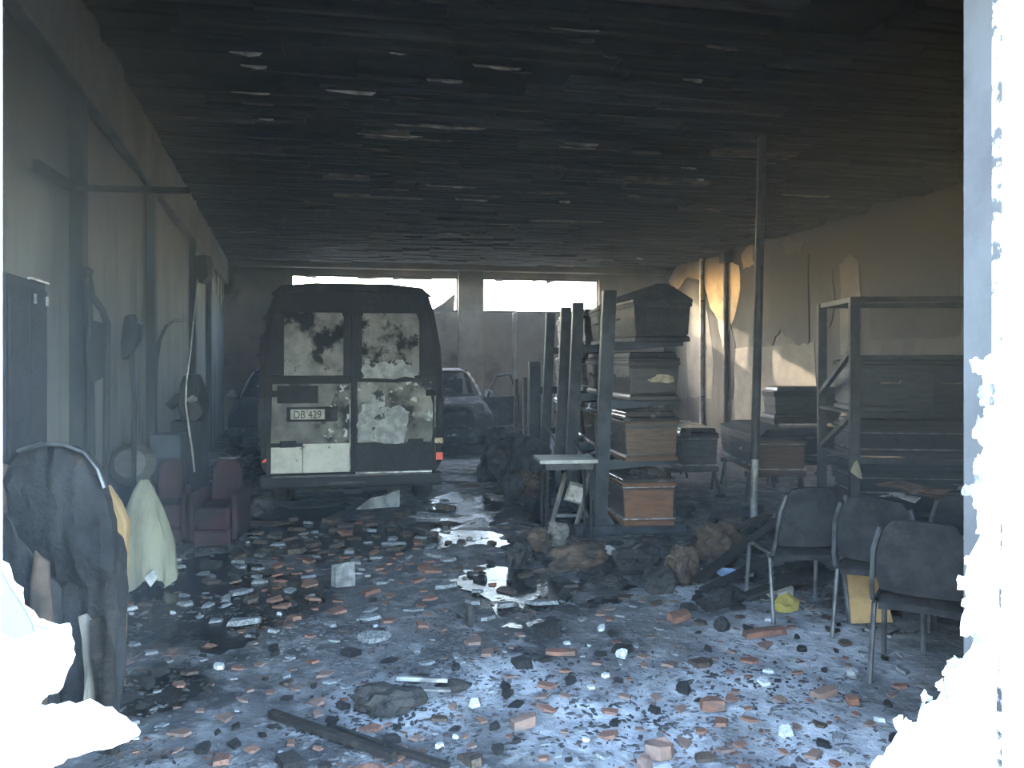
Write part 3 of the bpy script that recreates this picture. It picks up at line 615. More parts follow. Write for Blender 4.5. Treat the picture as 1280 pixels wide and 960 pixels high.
# small pale-topped table and broken folding chair by the rack
tp = at(708, 575, 7.35); R_ = thing('small_table', 'small pale-topped table beside the tall rack', 'table', (tp.x, tp.y, 0), RRZ)
zt_ = tp.z
part('table_top', MB().box(-.28, .26, -.2, .22, zt_-.01, zt_+.025), 'pale_board', R_, bevel=.008)
part('apron', MB().box(-.22, .22, -.16, .18, zt_-.07, zt_-.01), 'burnt_steel', R_)
for sx in (-.2, .2):
    for sy in (-.14, .16): part('leg', MB().tube([(sx, sy, zt_-.05), (sx*1.05, sy*1.05, 0)], .014, 6), 'soot', R_)
cp = onZ(712, 656); R_ = thing('folding_chair', 'broken pale wooden folding chair leaning by the rack post', 'chair', (cp.x, cp.y, 0), math.radians(-6))
for sx in (-.12, .14): part('leg', MB().bar((sx-.08, -.05, .0), (sx+.10, .12, .52), .03, .04), 'old_timber', R_)
part('backrest', MB().prism([(-.06, .0, .26), (.13, -.0, .20), (.2, .08, .38), (.02, .08, .44)], (0, .02, -.004)), 'old_timber', R_)
part('back_inset', MB().prism([(-.03, -.008, .27), (.115, -.008, .225), (.165, .06, .36), (.025, .06, .405)], (0, .01, -.002)), 'paper', R_)
part('leg', MB().bar((.22, -.02, .0), (.08, .06, .34), .025, .03), 'old_timber', R_)
part('crossbar', MB().bar((-.14, -.02, .1), (.12, -.02, .1), .02, .03), 'old_timber', R_)
bp_ = onZ(664, 655); o = tag(part('bent_strip', MB().loft([[Vector((bp_.x+a+dx, bp_.y, b+dz)) for dx, dz in ((-.015, -.03), (.03, -.03), (.03, .03), (-.015, .03))] for a, b in ((0, .03), (.05, .18), (.13, .32), (.24, .43))]), 'old_timber'), 'bent pale wooden strip leaning beside the folding chair', 'wood strip')

# steel prop
pb = onZ(942, 648); R_ = thing('steel_prop', 'tall steel prop standing from floor to ceiling, pale at the foot', 'post', (pb.x, pb.y, 0))
tp_ = at(953, 200, (pb-CAM).dot(FW))-pb; lean = tp_.x/(tp_.z)*HC
part('base_plate', MB().box(-.09, .09, -.09, .09, -.01, .012), 'burnt_steel', R_)
part('lower_tube', MB().tube([(0, 0, 0), (lean*.16, 0, HC*.16)], .038, 12), 'pipe_pale', R_, smooth=True)
part('upper_tube', MB().tube([(lean*.16, 0, HC*.16), (lean, 0, HC-.01)], .046, 12), 'burnt_steel', R_, smooth=True)
part('collar', MB().tube([(lean*.155, 0, HC*.155), (lean*.175, 0, HC*.175)], .056, 12), 'burnt_steel', R_, smooth=True)

# coffins right of the prop on trestles
def trestle(label, p, rz, h, w=.7):
    R_ = thing('trestle', label, 'trestle', (p.x, p.y, 0), rz)
    part('top_bar', MB().box(-w/2, w/2, -.03, .03, h-.06, h), 'burnt_steel', R_)
    for sx in (-1, 1):
        for sy in (-1, 1): part('leg', MB().bar((sx*w*.45, sy*.16, 0), (sx*w*.42, 0, h-.03), .03), 'burnt_steel', R_)
def floor_coffin(label, px, py, d, rzd, *a, **k):
    p = at(px, py, d); rz = math.radians(rzd); h = p.z
    dirv = Vector((-math.sin(rz), math.cos(rz), 0)); L = k.get('L', 1.95)
    sh = label.replace('coffin', 'coffin', 1)
    for t in (.3, L-.3): trestle(sh.split(' coffin')[0].join(('low trestle under the ', ' coffin, %s end' % ('foot' if t == .3 else 'head'))), p+dirv*t, rz, h)
    return coffin(label, p, rz, *a, **k)
floor_coffin('grey lacquered coffin with pale beading, next to the brown coffins', 874, 588, 9.9, -6, 'wood_grey', 'wood_grey', 'lacquer_lid', H=.42, kind='flat', trim='bare_metal', W=.60)
floor_coffin('brown coffin with a flat end panel, behind the steel prop', 978, 594, 9.0, -14, 'wood_grey', 'wood_mid', 'wood_black', H=.38, W=.66, LH=.12, trim='bare_metal')

# shelving unit on the right
A_ = at(1068, 371, 7.9); B_ = at(1030, 378, 9.2); C_ = at(1206, 378, 8.5)
ux = Vector((C_.x-A_.x, C_.y-A_.y, 0)); uy = Vector((B_.x-A_.x, B_.y-A_.y, 0)); SW = ux.length; SD = uy.length; SH = A_.z
SRZ = math.radians(-15)
R_ = thing('shelving_unit', 'blackened open steel shelving unit loaded with coffins by the right wall', 'shelving', (A_.x, A_.y, 0), SRZ)
SW += .9
sd = 1.0
for x in (0, SW*.5, SW):
    for y in (0, sd): part('upright', MB().box(x-.045 if x else -.05, x+.045, y-.03, y+.03, 0, SH if x != SW*.5 else SH-1.0), 'burnt_steel', R_, bevel=.004)
part('top_rail', MB().box(0, SW, -.03, .03, SH-.05, SH), 'burnt_steel', R_); part('top_rail', MB().box(0, SW, sd-.03, sd+.03, SH-.05, SH), 'burnt_steel', R_)
for x in (0, SW): part('top_rail', MB().box(x-.03, x+.03, 0, sd, SH-.05, SH), 'burnt_steel', R_)
SZ = (.28, .72, 1.18)
for z in SZ:
    for y in (0, sd): part('shelf_rail', MB().box(0, SW, y-.03, y+.03, z-.06, z), 'burnt_steel', R_)
    for k in range(5): part('shelf_slat', MB().box(SW*k/4-.04, SW*k/4+.04, 0, sd, z-.025, z-.001), 'burnt_steel', R_)
for z0, z1 in ((1.32, 1.80), (.72, 1.15)): part('brace', MB().bar((-.02, sd, z0), (-.02, 0, z1), .05), 'burnt_steel', R_)
part('brace', MB().bar((SW*.5, -.02, .75), (SW*.78, -.02, 1.15), .04), 'burnt_steel', R_); part('brace', MB().bar((SW*.5, -.02, 1.25), (SW*.8, -.02, 1.7), .04), 'burnt_steel', R_)
def sc(x, z, label, *a, **k):
    rz = SRZ+math.pi/2; p = A_ + Vector((math.cos(SRZ), math.sin(SRZ), 0))*x + Vector((-math.sin(SRZ), math.cos(SRZ), 0))*.48; p.z = z
    return coffin(label, p, SRZ-PI/2, *a, **k)
sc(.07, SZ[2]+.002, 'tall dark coffin lying lengthwise on the top shelf of the steel shelving', 'wood_grey', 'wood_grey', 'wood_grey', H=.46, W=.8, kind='flat', L=1.2)
sc(.07, SZ[1]+.002, 'dark coffin on the middle shelf of the steel shelving', 'wood_black', 'wood_dark', 'wood_dark', H=.26, W=.8, kind='flat', trim='bare_metal', L=1.95)
sc(.07, SZ[0]+.002, 'dark coffin on the lowest shelf of the steel shelving', 'wood_black', 'wood_dark', 'wood_black', H=.24, W=.8, kind='flat', trim='bare_metal', L=1.95)
# grey coffin on a bracket shelf left of the shelving
g = at(1052, 524, 11.0); R_ = thing('low_shelf_stand', 'black steel stand under the short grey coffin', 'stand', (g.x, g.y, 0), math.radians(-8))
for z_ in (g.z, .30): part('deck', MB().box(-1.0, .2, -.1, .6, z_-.05, z_), 'burnt_steel', R_)
for x in (-.95, .15):
    for y in (-.05, .55): part('leg', MB().box(x-.025, x+.025, y-.025, y+.025, 0, g.z-.05), 'burnt_steel', R_)
coffin('short grey coffin with a thin lid on the stand beside the shelving', g + Vector((.05, .25, 0)), math.radians(82), 'wood_grey', 'wood_dark', 'wood_dark', H=.34, W=.5, kind='flat', L=.95, handles=False, trim='wood_black')
coffin('dark coffin with a pale bead on the lower deck of the black stand', Vector((g.x+.05, g.y+.25, .302)), math.radians(82), 'wood_dark', 'wood_dark', 'wood_grey', H=.34, W=.5, kind='flat', L=.95, handles=False, trim='bare_metal')
fm = at(1066, 592, 7.75)

# ------------------------------------------------------------------ visitor chairs
def chair():
    R_ = thing('visitor_chair', 'x', 'chair', group='charred visitor chairs')
    # chair faces +y; back towards the viewer (y=0 is the rear)
    s = MB(); rows = []
    for j in range(6):
        y = .06+.42*j/5; rows.append([Vector((x, y, .44 + .012*math.cos(x*7) - .03*(j == 0) - .025*(j == 5) + .01*math.sin(j))) for x in [(-.22+.44*i/6) for i in range(7)]])
    top = rows; bot = [[v-Vector((0, 0, .035)) for v in r] for r in rows]
    for r in range(5):
        for i in range(6):
            s.add([top[r][i], top[r][i+1], top[r+1][i+1], top[r+1][i]], [(0, 1, 2, 3)]); s.add([bot[r][i], bot[r][i+1], bot[r+1][i+1], bot[r+1][i]], [(3, 2, 1, 0)])
    edge = [r[0] for r in rows]+rows[-1][1:]+[r[-1] for r in rows[::-1]][1:]+rows[0][::-1][1:-1]
    s.loft([edge, [v-Vector((0, 0, .035)) for v in edge]], cap=False)
    part('seat', s, 'fabric_charred', R_, smooth=True)
    b = MB(); rings = []
    n = 9
    for j in range(9):
        t = j/8; z = .50+.37*t; hw = .205+.025*math.sin(PI*min(1, t*1.1))-.09*max(0, t-.72)**1.2*3.2
        rings.append([Vector((-hw+2*hw*i/(n-1), -.03-.06*t + .05*(1-abs(2*i/(n-1)-1)**2)*-1 + .03, z + (.02*(1-(2*i/(n-1)-1)**2) if j == 8 else 0))) for i in range(n)])
    rr = [r + [v+Vector((0, .035, 0)) for v in r[::-1]] for r in rings]
    b.loft(rr); part('backrest', b, 'fabric_charred', R_, smooth=True)
    for sx in (-1, 1):
        part('back_frame', MB().tube([(sx*.235, .10, .42), (sx*.24, .02, .44), (sx*.24, -.02, .52), (sx*.225, -.06, .72), (sx*.19, -.075, .84)], .013, 8), 'chair_tube', R_, smooth=True)
        part('leg', MB().tube([(sx*.235, .12, .425), (sx*.24, .07, .40), (sx*.25, -.02, .0)], .014, 8), 'chair_tube', R_, smooth=True)
        part('leg', MB().tube([(sx*.235, .40, .425), (sx*.24, .45, .40), (sx*.25, .50, .0)], .014, 8), 'chair_tube', R_, smooth=True)
        part('seat_rail', MB().tube([(sx*.235, .12, .425), (sx*.235, .40, .425)], .012, 8), 'chair_tube', R_, smooth=True)
    part('stretcher', MB().tube([(-.235, .14, .40), (.235, .14, .40)], .010, 6), 'chair_tube', R_, smooth=True)
    return R_
ch = chair()
SPOTS = (((1013, 778), -8, 'charred black visitor chair with steel legs nearest the steel prop'),
         ((1096, 806), -46, 'charred visitor chair, second in the row from the steel prop'),
         ((1218, 800), -46, 'charred visitor chair, third in the row from the steel prop'),
         ((1154, 866), -44, 'charred visitor chair with bent steel legs next to the torn door panel'))
for i, ((px, py), rz, lab) in enumerate(SPOTS):
    o = ch if i == 0 else copy_tree(ch)
    o.location = onZ(px, py); o.rotation_euler.z = math.radians(rz); o['label'] = lab
# burnt table heaped with paper behind the chairs
tb = at(1175, 640, 5.9); R_ = thing('charred_table', 'low charred table under burnt paper behind the chairs', 'table', (tb.x, tb.y, 0), math.radians(-11))
zt_ = .62
part('table_top', MB().box(-.45, .6, -.3, .35, zt_-.04, zt_), 'charcoal', R_, bevel=.006)
for sx in (-.4, .55):
    for sy in (-.25, .3): part('leg', MB().box(sx-.025, sx+.025, sy-.025, sy+.025, 0, zt_-.04), 'charcoal', R_)
rnd = random.Random(21)
def sheet(name, label, cat, pts, m, group=None, th=.006, jit=.012, parent=None):
    c = sum((Vector(p) for p in pts), Vector())/len(pts); n = len(pts); up = Vector((0, 0, th))
    vs = [Vector(p)+Vector((rnd.uniform(-1, 1), rnd.uniform(-1, 1), rnd.uniform(-.3, 1)))*jit for p in pts]
    inner = [c.lerp(v, .5)+Vector((0, 0, rnd.uniform(0, 1.2)*jit)) for v in vs]
    mb = MB(); allv = vs+inner+[c]; k = len(allv); allv = allv+[v-up for v in allv]
    f = []
    for i in range(n):
        j = (i+1) % n
        f += [(i, j, n+j, n+i), (n+i, n+j, 2*n), (k+j, k+i, k+n+i, k+n+j), (k+n+j, k+n+i, k+2*n), (j, i, k+i, k+j)]
    mb.add(allv, f); o = part(name, mb, m, parent)
    if label: tag(o, label, cat, group)
    return o
M_T = Matrix.Translation((tb.x, tb.y, 0)) @ Matrix.Rotation(math.radians(-11), 4, 'Z')
for i in range(9):
    x = rnd.uniform(-.35, .45); y = rnd.uniform(-.2, .25); a = rnd.uniform(0, 6); z = zt_+.02+.014*i
    s = rnd.uniform(.10, .2)
    sheet('burnt_paper', 'curled burnt paper on the charred table behind the chairs', 'paper', [M_T @ Vector((x+s*math.cos(a+q*1.05)*rnd.uniform(.7, 1.2), y+s*math.sin(a+q*1.05)*rnd.uniform(.7, 1.2), z+rnd.uniform(-.008, .03))) for q in range(6)], rnd.choice(('paper', 'paper', 'paper_brown')), 'burnt papers on the table')

# ------------------------------------------------------------------ irregular lumps, planks, shards
def lump(r, sq=(1, 1, 1), seed=0, amp=.35, sub=2):
    bm = bmesh.new(); bmesh.ops.create_icosphere(bm, subdivisions=sub, radius=r)
    for v in bm.verts:
        n = noise.noise(v.co/r*1.3+Vector((seed*3.1, seed, 0))); m2 = noise.noise(v.co/r*3.5+Vector((seed, seed*2.3, 4)))
        v.co *= 1+amp*n+amp*.5*m2+amp*.3*noise.noise(v.co/r*8+Vector((seed, 0, 1))); v.co = Vector((v.co.x*sq[0], v.co.y*sq[1], v.co.z*sq[2]))
    zmin = min(v.co.z for v in bm.verts); cut = zmin*.6
    for v in bm.verts: v.co.z = max(v.co.z, cut)-cut
    me = bpy.data.meshes.new('lump'); bm.to_mesh(me); bm.free(); return me
def shard_mesh(seed, s=1.0, th=.25):
    r = random.Random(seed); n = r.randint(4, 6); ang = sorted(r.uniform(0, 2*PI) for _ in range(n))
    ang = [2*PI*i/n+r.uniform(-.35, .35) for i in range(n)]
    pts = [Vector((math.cos(a)*s*r.uniform(.6, 1.1), math.sin(a)*s*r.uniform(.4, .75), 0)) for a in ang]
    h = s*th*r.uniform(.6, 1.3)
    top = [p*.9+Vector((0, 0, h*r.uniform(.75, 1.1))) for p in pts]
    return MB().loft([pts, top]).mesh('shard')
def put(name, me, m, loc, rz, label, cat, group, tilt=.12, sc=1.0, rnd=random):
    mm = me.copy() if me.materials and me.materials[0] != MATS[m] else me
    o = link(name, mm, m); o.location = loc; o.rotation_euler = (rnd.uniform(-tilt, tilt), rnd.uniform(-tilt, tilt), rz); o.scale = (sc, sc, sc)
    return tag(o, label, cat, group)
rnd = random.Random(11)
def pools(m, seeds, th): 
    out = []
    for s in seeds:
        me = shard_mesh(s, 1.0, th); me.materials.append(MATS[m]); out.append(me)
    return out
SHARD = {'terracotta': pools('terracotta', range(10, 18), .22), 'terracotta_pale': pools('terracotta_pale', range(20, 26), .2), 'ash_chunk': pools('ash_chunk', range(30, 37), .3),
         'ash_pale': pools('ash_pale', range(40, 45), .5), 'charcoal': pools('charcoal', range(50, 57), .45), 'brown_scrap': pools('brown_scrap', range(60, 65), .3)}
def blocked(p):      # under the van
    return -1.75 < (p.x-VC.x) < 1.0 and VC.y-.1 < p.y < VC.y+5.2
VC = at(441, 600, 8.7)
def fl_z(p): return fz(p.x, p.y)
DISCS = []; OBST = []
def obstacles():
    from mathutils.bvhtree import BVHTree
    bpy.context.view_layer.update(); vs = []; fs = []
    for o in bpy.data.objects:
        if o.type != 'MESH': continue
        r = o
        while r.parent: r = r.parent
        if r.get('kind') in ('structure', 'stuff') or r.name.startswith('puddle'): continue
        n = len(vs); vs += [o.matrix_world @ v.co for v in o.data.vertices]; fs += [tuple(i+n for i in p.vertices) for p in o.data.polygons]
    OBST.append(BVHTree.FromPolygons(vs, fs))
def clear(p, r):
    for x, y, q in DISCS:
        if abs(x-p.x) < r+q and (x-p.x)**2+(y-p.y)**2 < (r+q)**2: return False
    c = Vector((p.x, p.y, .03)); h = OBST[0].find_nearest(c)
    if h[0] is not None and h[3] < r*1.05: return False
    k = 0; d = Vector((.013, .021, 1)).normalized()
    for _ in range(60):
        h = OBST[0].ray_cast(c, d)
        if h[0] is None: break
        k += 1; c = h[0]+d*1e-5
    return k % 2 == 0
def scatter(n, key, label, cat, group, smin, smax, area, name):
    k = 0
    while k < n:
        s = rnd.uniform(smin, smax)*(.75 if rnd.random() < .6 else 1.15)
        for t in range(1200):
            px, py = area(rnd); p = onZ(px, py)
            if blocked(p) or p.x < lw((DB-p.y)/.996).x+.15 or p.x > XR-.2: continue
            if t % 150 == 149: s *= .7      # crowded: a smaller piece finds room
            if t < 1199 and not clear(p, s*.92): continue
            break
        else: continue
        DISCS.append((p.x, p.y, s*.92))
        put(name, rnd.choice(SHARD[key]), key, (p.x, p.y, fl_z(p)+.002), rnd.uniform(0, 6.28), label, cat, group, .16, s, rnd); k += 1
def whole(r): return r.uniform(150, 1130), 650+310*r.random()**.8
def mid(r): return r.gauss(420, 120), r.gauss(725, 30)
def near(r): return r.uniform(140, 1000), r.uniform(800, 955)
def brick_band(r): return r.uniform(330, 540), r.gauss(715, 24)
def litter():
    mb = MB(); r = random.Random(3); k = 0
    while k < 10000:
        px = r.uniform(120, 1200); py = 600+365*r.random()**.75
        p = onZ(px, py)
        dn = noise.noise(Vector((p.x*.9, p.y*.9, 8)))
        if r.random() > .55+dn*1.1 or (px > 600 and py > 780 and r.random() < .6) or p.x < lw((DB-p.y)/.996).x+.1 or p.x > XR-.1: continue
        s = r.uniform(.003, .012); h = s*r.uniform(.2, .9); a = r.uniform(0, 6.28); z = fl_z(p)-.002
        el = r.uniform(1, 2.8)
        q = []
        for t in range(4):
            b = a+t*PI/2+r.uniform(-.4, .4); v = Vector((math.cos(b-a)*s*el, math.sin(b-a)*s, 0)); v.rotate(Matrix.Rotation(a, 3, 'Z')); q.append(p+v+Vector((0, 0, z-p.z)))
        mb.loft([q, [x+Vector((r.uniform(-.3, .3)*s, r.uniform(-.3, .3)*s, h*r.uniform(.6, 1.3))) for x in q]]); k += 1
    o = part('ash_litter', mb, 'chip_mix'); tag(o, 'fine litter of ash, char and clay chips over the floor', 'debris', kind='stuff')
litter()
# puddles: thin sheets of water in the hollows
def puddle(label, pts, seed, lev=-.0105):
    r = random.Random(seed); P = [onZ(x, y) for x, y in pts]; out = []
    for i, p in enumerate(P):
        q = P[(i+1) % len(P)]
        for k in range(6):
            t = p.lerp(q, k/6); w_ = (q-p).length*.09; out.append(Vector((t.x+r.uniform(-w_, w_), t.y+r.uniform(-w_, w_), -.05)))
    tag(part('puddle', MB().prism(out, (0, 0, .05+lev)), 'water'), label, 'puddle')
puddle('glinting puddle running down the aisle between van and coffin rack', [(556, 600), (622, 600), (650, 640), (668, 690), (706, 740), (694, 780), (640, 782), (596, 740), (548, 722), (540, 660)], 1, -.012)
puddle('black puddle in front of the maroon armchairs', [(190, 705), (270, 690), (345, 705), (360, 740), (350, 790), (270, 815), (200, 790), (180, 745)], 2)
puddle('dark puddle behind the van bumper', [(280, 660), (400, 650), (545, 655), (560, 680), (480, 705), (420, 700), (330, 695)], 3)
puddle('shallow puddle before the debris under the coffin rack', [(690, 720), (760, 715), (800, 735), (770, 752), (710, 752)], 4)
# named single pieces of debris
def lumpthing(name, label, cat, px, py, r, sq, m, seed, amp=.35, rz=0.0, group=None, sub=2, z=0.0):
    p = onZ(px, py, z); o = link(name, lump(r, sq, seed, amp, sub), m); o.location = p-Vector((0, 0, .01)); o.rotation_euler.z = rz; return tag(o, label, cat, group)
def plank(label, p, q, wd, th, m, name='charred_batten', cat='batten', group=None):
    return tag(part(name, MB().bar(p, q, wd, th), m, None, jit=.006), label, cat, group)
G = lambda px, py, z=.0: onZ(px, py)+Vector((0, 0, z))
lumpthing('charred_motor', 'black charred motor lump with bare metal bars on the ashy floor', 'scrap', 487, 885, .17, (1.0, .6, .42), 'charcoal', 3, .45, sub=3)
mo = G(520, 868); tag(part('metal_bracket', MB().bar(mo+Vector((-.10, 0, .09)), mo+Vector((.16, 0, .06)), .02, .02).bar(mo+Vector((-.10, -.05, .06)), mo+Vector((.17, -.05, .03)), .03, .012), 'bare_metal'), 'bare metal bracket lying on the charred motor', 'bracket')
lumpthing('charred_lump', 'small black lump of char behind the metal bracket', 'charcoal', 566, 860, .08, (1.2, .7, .4), 'charcoal', 5)
plank('long charred batten lying across the ash before the motor', G(338, 896, .02), G(492, 953, .03), .035, .03, 'charred_wood')
plank('short charred batten beside the long one', G(410, 912, .02), G(482, 940, .03), .02, .02, 'charred_wood')
plank('thin charred batten reaching out at the doorway', G(480, 935, .015), G(560, 962, .015), .03, .02, 'charred_wood')
def brick(label, px, py, rz, s=(.15, .09, .055), m='terracotta'):
    p = G(px, py); M = Matrix.Translation(p+Vector((0, 0, -.008))) @ Matrix.Rotation(math.radians(rz), 4, 'Z')
    r = random.Random(px*7+py); k = lambda: r.uniform(.72, 1.12)
    ol = [Vector((x*s[0]/2*k(), y*s[1]/2*k(), 0)) for x, y in ((-1, -.9), (-.1, -1.05), (.8, -.9), (1, .1), (.75, .95), (-.2, .9), (-.95, .6))]
    mb = MB().loft([[M @ v for v in ol], [M @ (v*.96+Vector((0, 0, s[2]*r.uniform(.7, 1.0)))) for v in ol]])
    tag(part('broken_brick', mb, m, None, bevel=.004, jit=.008), label, 'brick')
brick('orange broken brick on pale ash', 891, 884, 4, (.13, .08, .06)); brick('reddish broken brick nearest the doorway', 823, 942, -8, (.13, .1, .07), 'terracotta_pale')
brick('grey concrete block piece among red shards behind the van', 430, 730, 20, (.18, .1, .2), 'ash_chunk'); brick('half-buried brick fragment in front of the bracket', 655, 905, 15, (.14, .08, .05), 'terracotta_pale')
brick('small pink brick piece by the doorway sill', 805, 958, 30, (.08, .06, .05), 'terracotta_pale'); brick('flat red tile piece beside the wheel ruts', 700, 815, -10, (.2, .1, .03)); brick('flat orange tile piece near the rack rubble', 848, 772, 20, (.2, .13, .05))
brick('long red tile lying in the ash by the first chair', 955, 792, 3, (.34, .1, .04)); brick('clay tile piece in front of the chairs', 1030, 868, 12, (.15, .08, .04), 'terracotta_pale'); brick('small red tile by the chair legs', 1065, 878, -10, (.08, .07, .04))
lumpthing('white_lump', 'round white plaster lump on the ash before the rack', 'rubble', 777, 820, .04, (.8, .8, .9), 'ash_pale', 2, .55)
lumpthing('burnt_can', 'small dark can with a white top near the chairs', 'can', 1065, 845, .032, (1, 1, 1.0), 'ash_chunk', 9, .5)
lumpthing('burnt_can', 'small burnt dark can beside the long red tile', 'can', 902, 786, .055, (.9, .9, 1.0), 'charcoal', 7, .25)
lumpthing('burnt_bottle', 'dark upright burnt bottle in the ashes of the aisle', 'bottle', 588, 782, .035, (.9, .9, 2.6), 'charcoal', 4, .15)
# heap under and around the rack foot
HEAP = [('charred_cushion', 'brown scorched cushion in the heap below the rack', 668, 690, .15, (1.2, .8, .8), 'brown_scrap'), ('charred_cushion', 'pale scorched cushion in the heap left of the rack foot', 692, 680, .13, (1.1, .8, .9), 'old_timber'),
        ('charred_bag', 'black melted bag in the heap below the rack', 650, 705, .13, (1, .8, .9), 'charcoal'), ('charred_sack', 'grey-brown burst sack lying before the rack foot', 728, 708, .20, (1.6, .7, .6), 'brown_scrap'),
        ('charred_sack', 'tan crumpled sack at the corner of the rack heap', 852, 728, .15, (.9, .7, 1.1), 'brown_scrap'), ('charred_bag', 'black melted bag between the two sacks', 795, 712, .18, (1.3, .8, .7), 'charcoal'),
        ('charred_bag', 'round black melted bag beside the tan sack', 826, 738, .13, (1, .8, .8), 'charcoal'), ('charred_bag', 'flat black melted bag in front of the grey-brown sack', 758, 736, .14, (1.4, .8, .45), 'charcoal'),
        ('charred_cushion', 'dark brown cushion slumped behind the plank pile', 900, 700, .20, (1.3, .8, .9), 'brown_scrap'), ('charred_bag', 'black melted heap beneath the plank pile', 900, 752, .17, (1.7, .8, .35), 'charcoal'),
        ('charred_bag', 'black melted heap by the first chair legs', 1004, 728, .18, (1.3, .9, .5), 'charcoal'), ('charred_bag', 'black charred heap behind the first chair', 1030, 694, .26, (1.3, .9, .7), 'charcoal')]
for i, (nm, lab, px, py, r, sq, m) in enumerate(HEAP): lumpthing(nm, lab, 'debris', px, py, r, sq, m, i+20, .4, rnd.uniform(0, 1), None, 4)
for i, (x0, y0, z0, x1, y1, z1, m, lab) in enumerate(((868, 735, .05, 985, 680, .28, 'charred_wood', 'long charred plank sloping up over the pile by the prop'), (880, 745, .04, 1000, 712, .2, 'charred_wood', 'charred plank lying low on the pile by the prop'),
        (860, 700, .1, 960, 672, .22, 'brown_scrap', 'brown plank at the back of the pile by the prop'), (930, 755, .05, 1010, 742, .14, 'charred_wood', 'short charred plank at the front of the pile'), (875, 742, .02, 925, 765, .03, 'charred_wood', 'black plank end lying on pale ash'),
        (640, 655, .03, 700, 668, .04, 'charred_wood', 'flat charred plank before the folding chair'), (555, 588, .03, 610, 592, .04, 'old_timber', 'pale plank end on the floor by the burnt car'))):
    plank(lab, G(x0, y0, z0), G(x1, y1, z1), .10, .02, m, 'charred_plank', 'plank')
for px, py, z, m, lab, s in ((985, 755, .06, 'yellow', 'crumpled yellow scrap under the first chair', .11), (908, 716, .16, 'blue_scrap', 'small blue scrap on the plank pile', .07), (975, 738, .17, 'paper', 'white sheet edge on the plank pile', .12), (935, 716, .16, 'paper', 'pale scrap stuck in the plank pile', .06),
        (760, 690, .13, 'paper', 'pale green-white rag on the rack heap', .08), (712, 690, .16, 'foam', 'cream foam scrap on the grey-brown sack', .06), (845, 700, .2, 'foam', 'cream foam scrap on the tan sack', .09)):
    p = G(px, py, 0)+Vector((0, 0, z)); p = at(px, py, (G(px, py)-CAM).dot(FW)-.1); 
    sheet('scrap', lab, 'scrap', [p+Vector((s*math.cos(q*1.05), s*.4*math.sin(q*1.05), s*.45*math.sin(q*1.05))) for q in range(6)], m, None, .008, .02)
p = onZ(1085, 778); tag(part('ochre_board', MB().prism([(p.x-.12, p.y, 0), (p.x+.16, p.y-.03, 0), (p.x+.14, p.y+.06, .30), (p.x-.10, p.y+.08, .36)], (.0, .02, 0)), 'ochre'), 'ochre board leaning behind the second chair', 'board')
# foam scrap on the middle coffin
p = at(1068, 590, 7.84); sheet('foam_scrap', 'pale yellow foam scrap stuck on the shelving upright', 'foam', [p+Vector((a, -.02, b)) for a, b in ((-.06, .02), (.02, -.04), (.07, -.06), (.05, .05), (.02, .12), (-.02, .1))], 'foam', None, .02, .01)
# grey sheet and stick behind the van
p = onZ(475, 636); tag(part('metal_sheet', MB().prism([(p.x-.27, p.y, .0), (p.x+.22, p.y-.02, .02), (p.x+.23, p.y+.08, .2), (p.x+.02, p.y+.06, .13), (p.x-.1, p.y+.05, .12)], (0, .01, .006)), 'ash_chunk'), 'bent grey metal sheet on the floor behind the van', 'metal sheet')
plank('short brown stick standing against the van bumper', p+Vector((.12, .13, .12)), p+Vector((.08, .2, .34)), .04, .03, 'brown_scrap', 'wood_stick', 'stick')
for i, (px, py, s, m, lab) in enumerate(((545, 650, .3, 'ash_chunk', 'grey sheet lying beside the van wheel'), (600, 610, .3, 'brown_scrap', 'brown scorched sheet in the aisle'), (385, 635, .4, 'charcoal', 'black sheet lying under the van bumper'), (330, 660, .25, 'brown_scrap', 'scorched sheet on the floor left of the van'), (298, 628, .3, 'brown_scrap', 'brown rag heap between the van and left wall'))):
    p = onZ(px, py); sheet('burnt_sheet', lab, 'sheet', [Vector((p.x+s*math.cos(q*1.05), p.y+s*.6*math.sin(q*1.05), .04)) for q in range(6)], m, None, .012, .03)
# charred heaps in the aisle beyond the rack
for i, (px, py, r, sq, m, lab) in enumerate(((622, 600, .32, (.8, .8, 1.3), 'charcoal', 'tall charred heap left of the thin posts'), (650, 610, .38, (1, .8, 1.1), 'charcoal', 'wide charred heap before the thin posts'), (664, 620, .2, (1, .8, .9), 'brown_scrap', 'brown charred heap beside the small table'), (640, 625, .2, (.6, .6, 1.3), 'fabric_charred', 'charred rolled mat leaning on the heap in the aisle'))):
    lumpthing('charred_heap', lab, 'debris', px, py, r, sq, m, 50+i, .4, 0, None, 4)

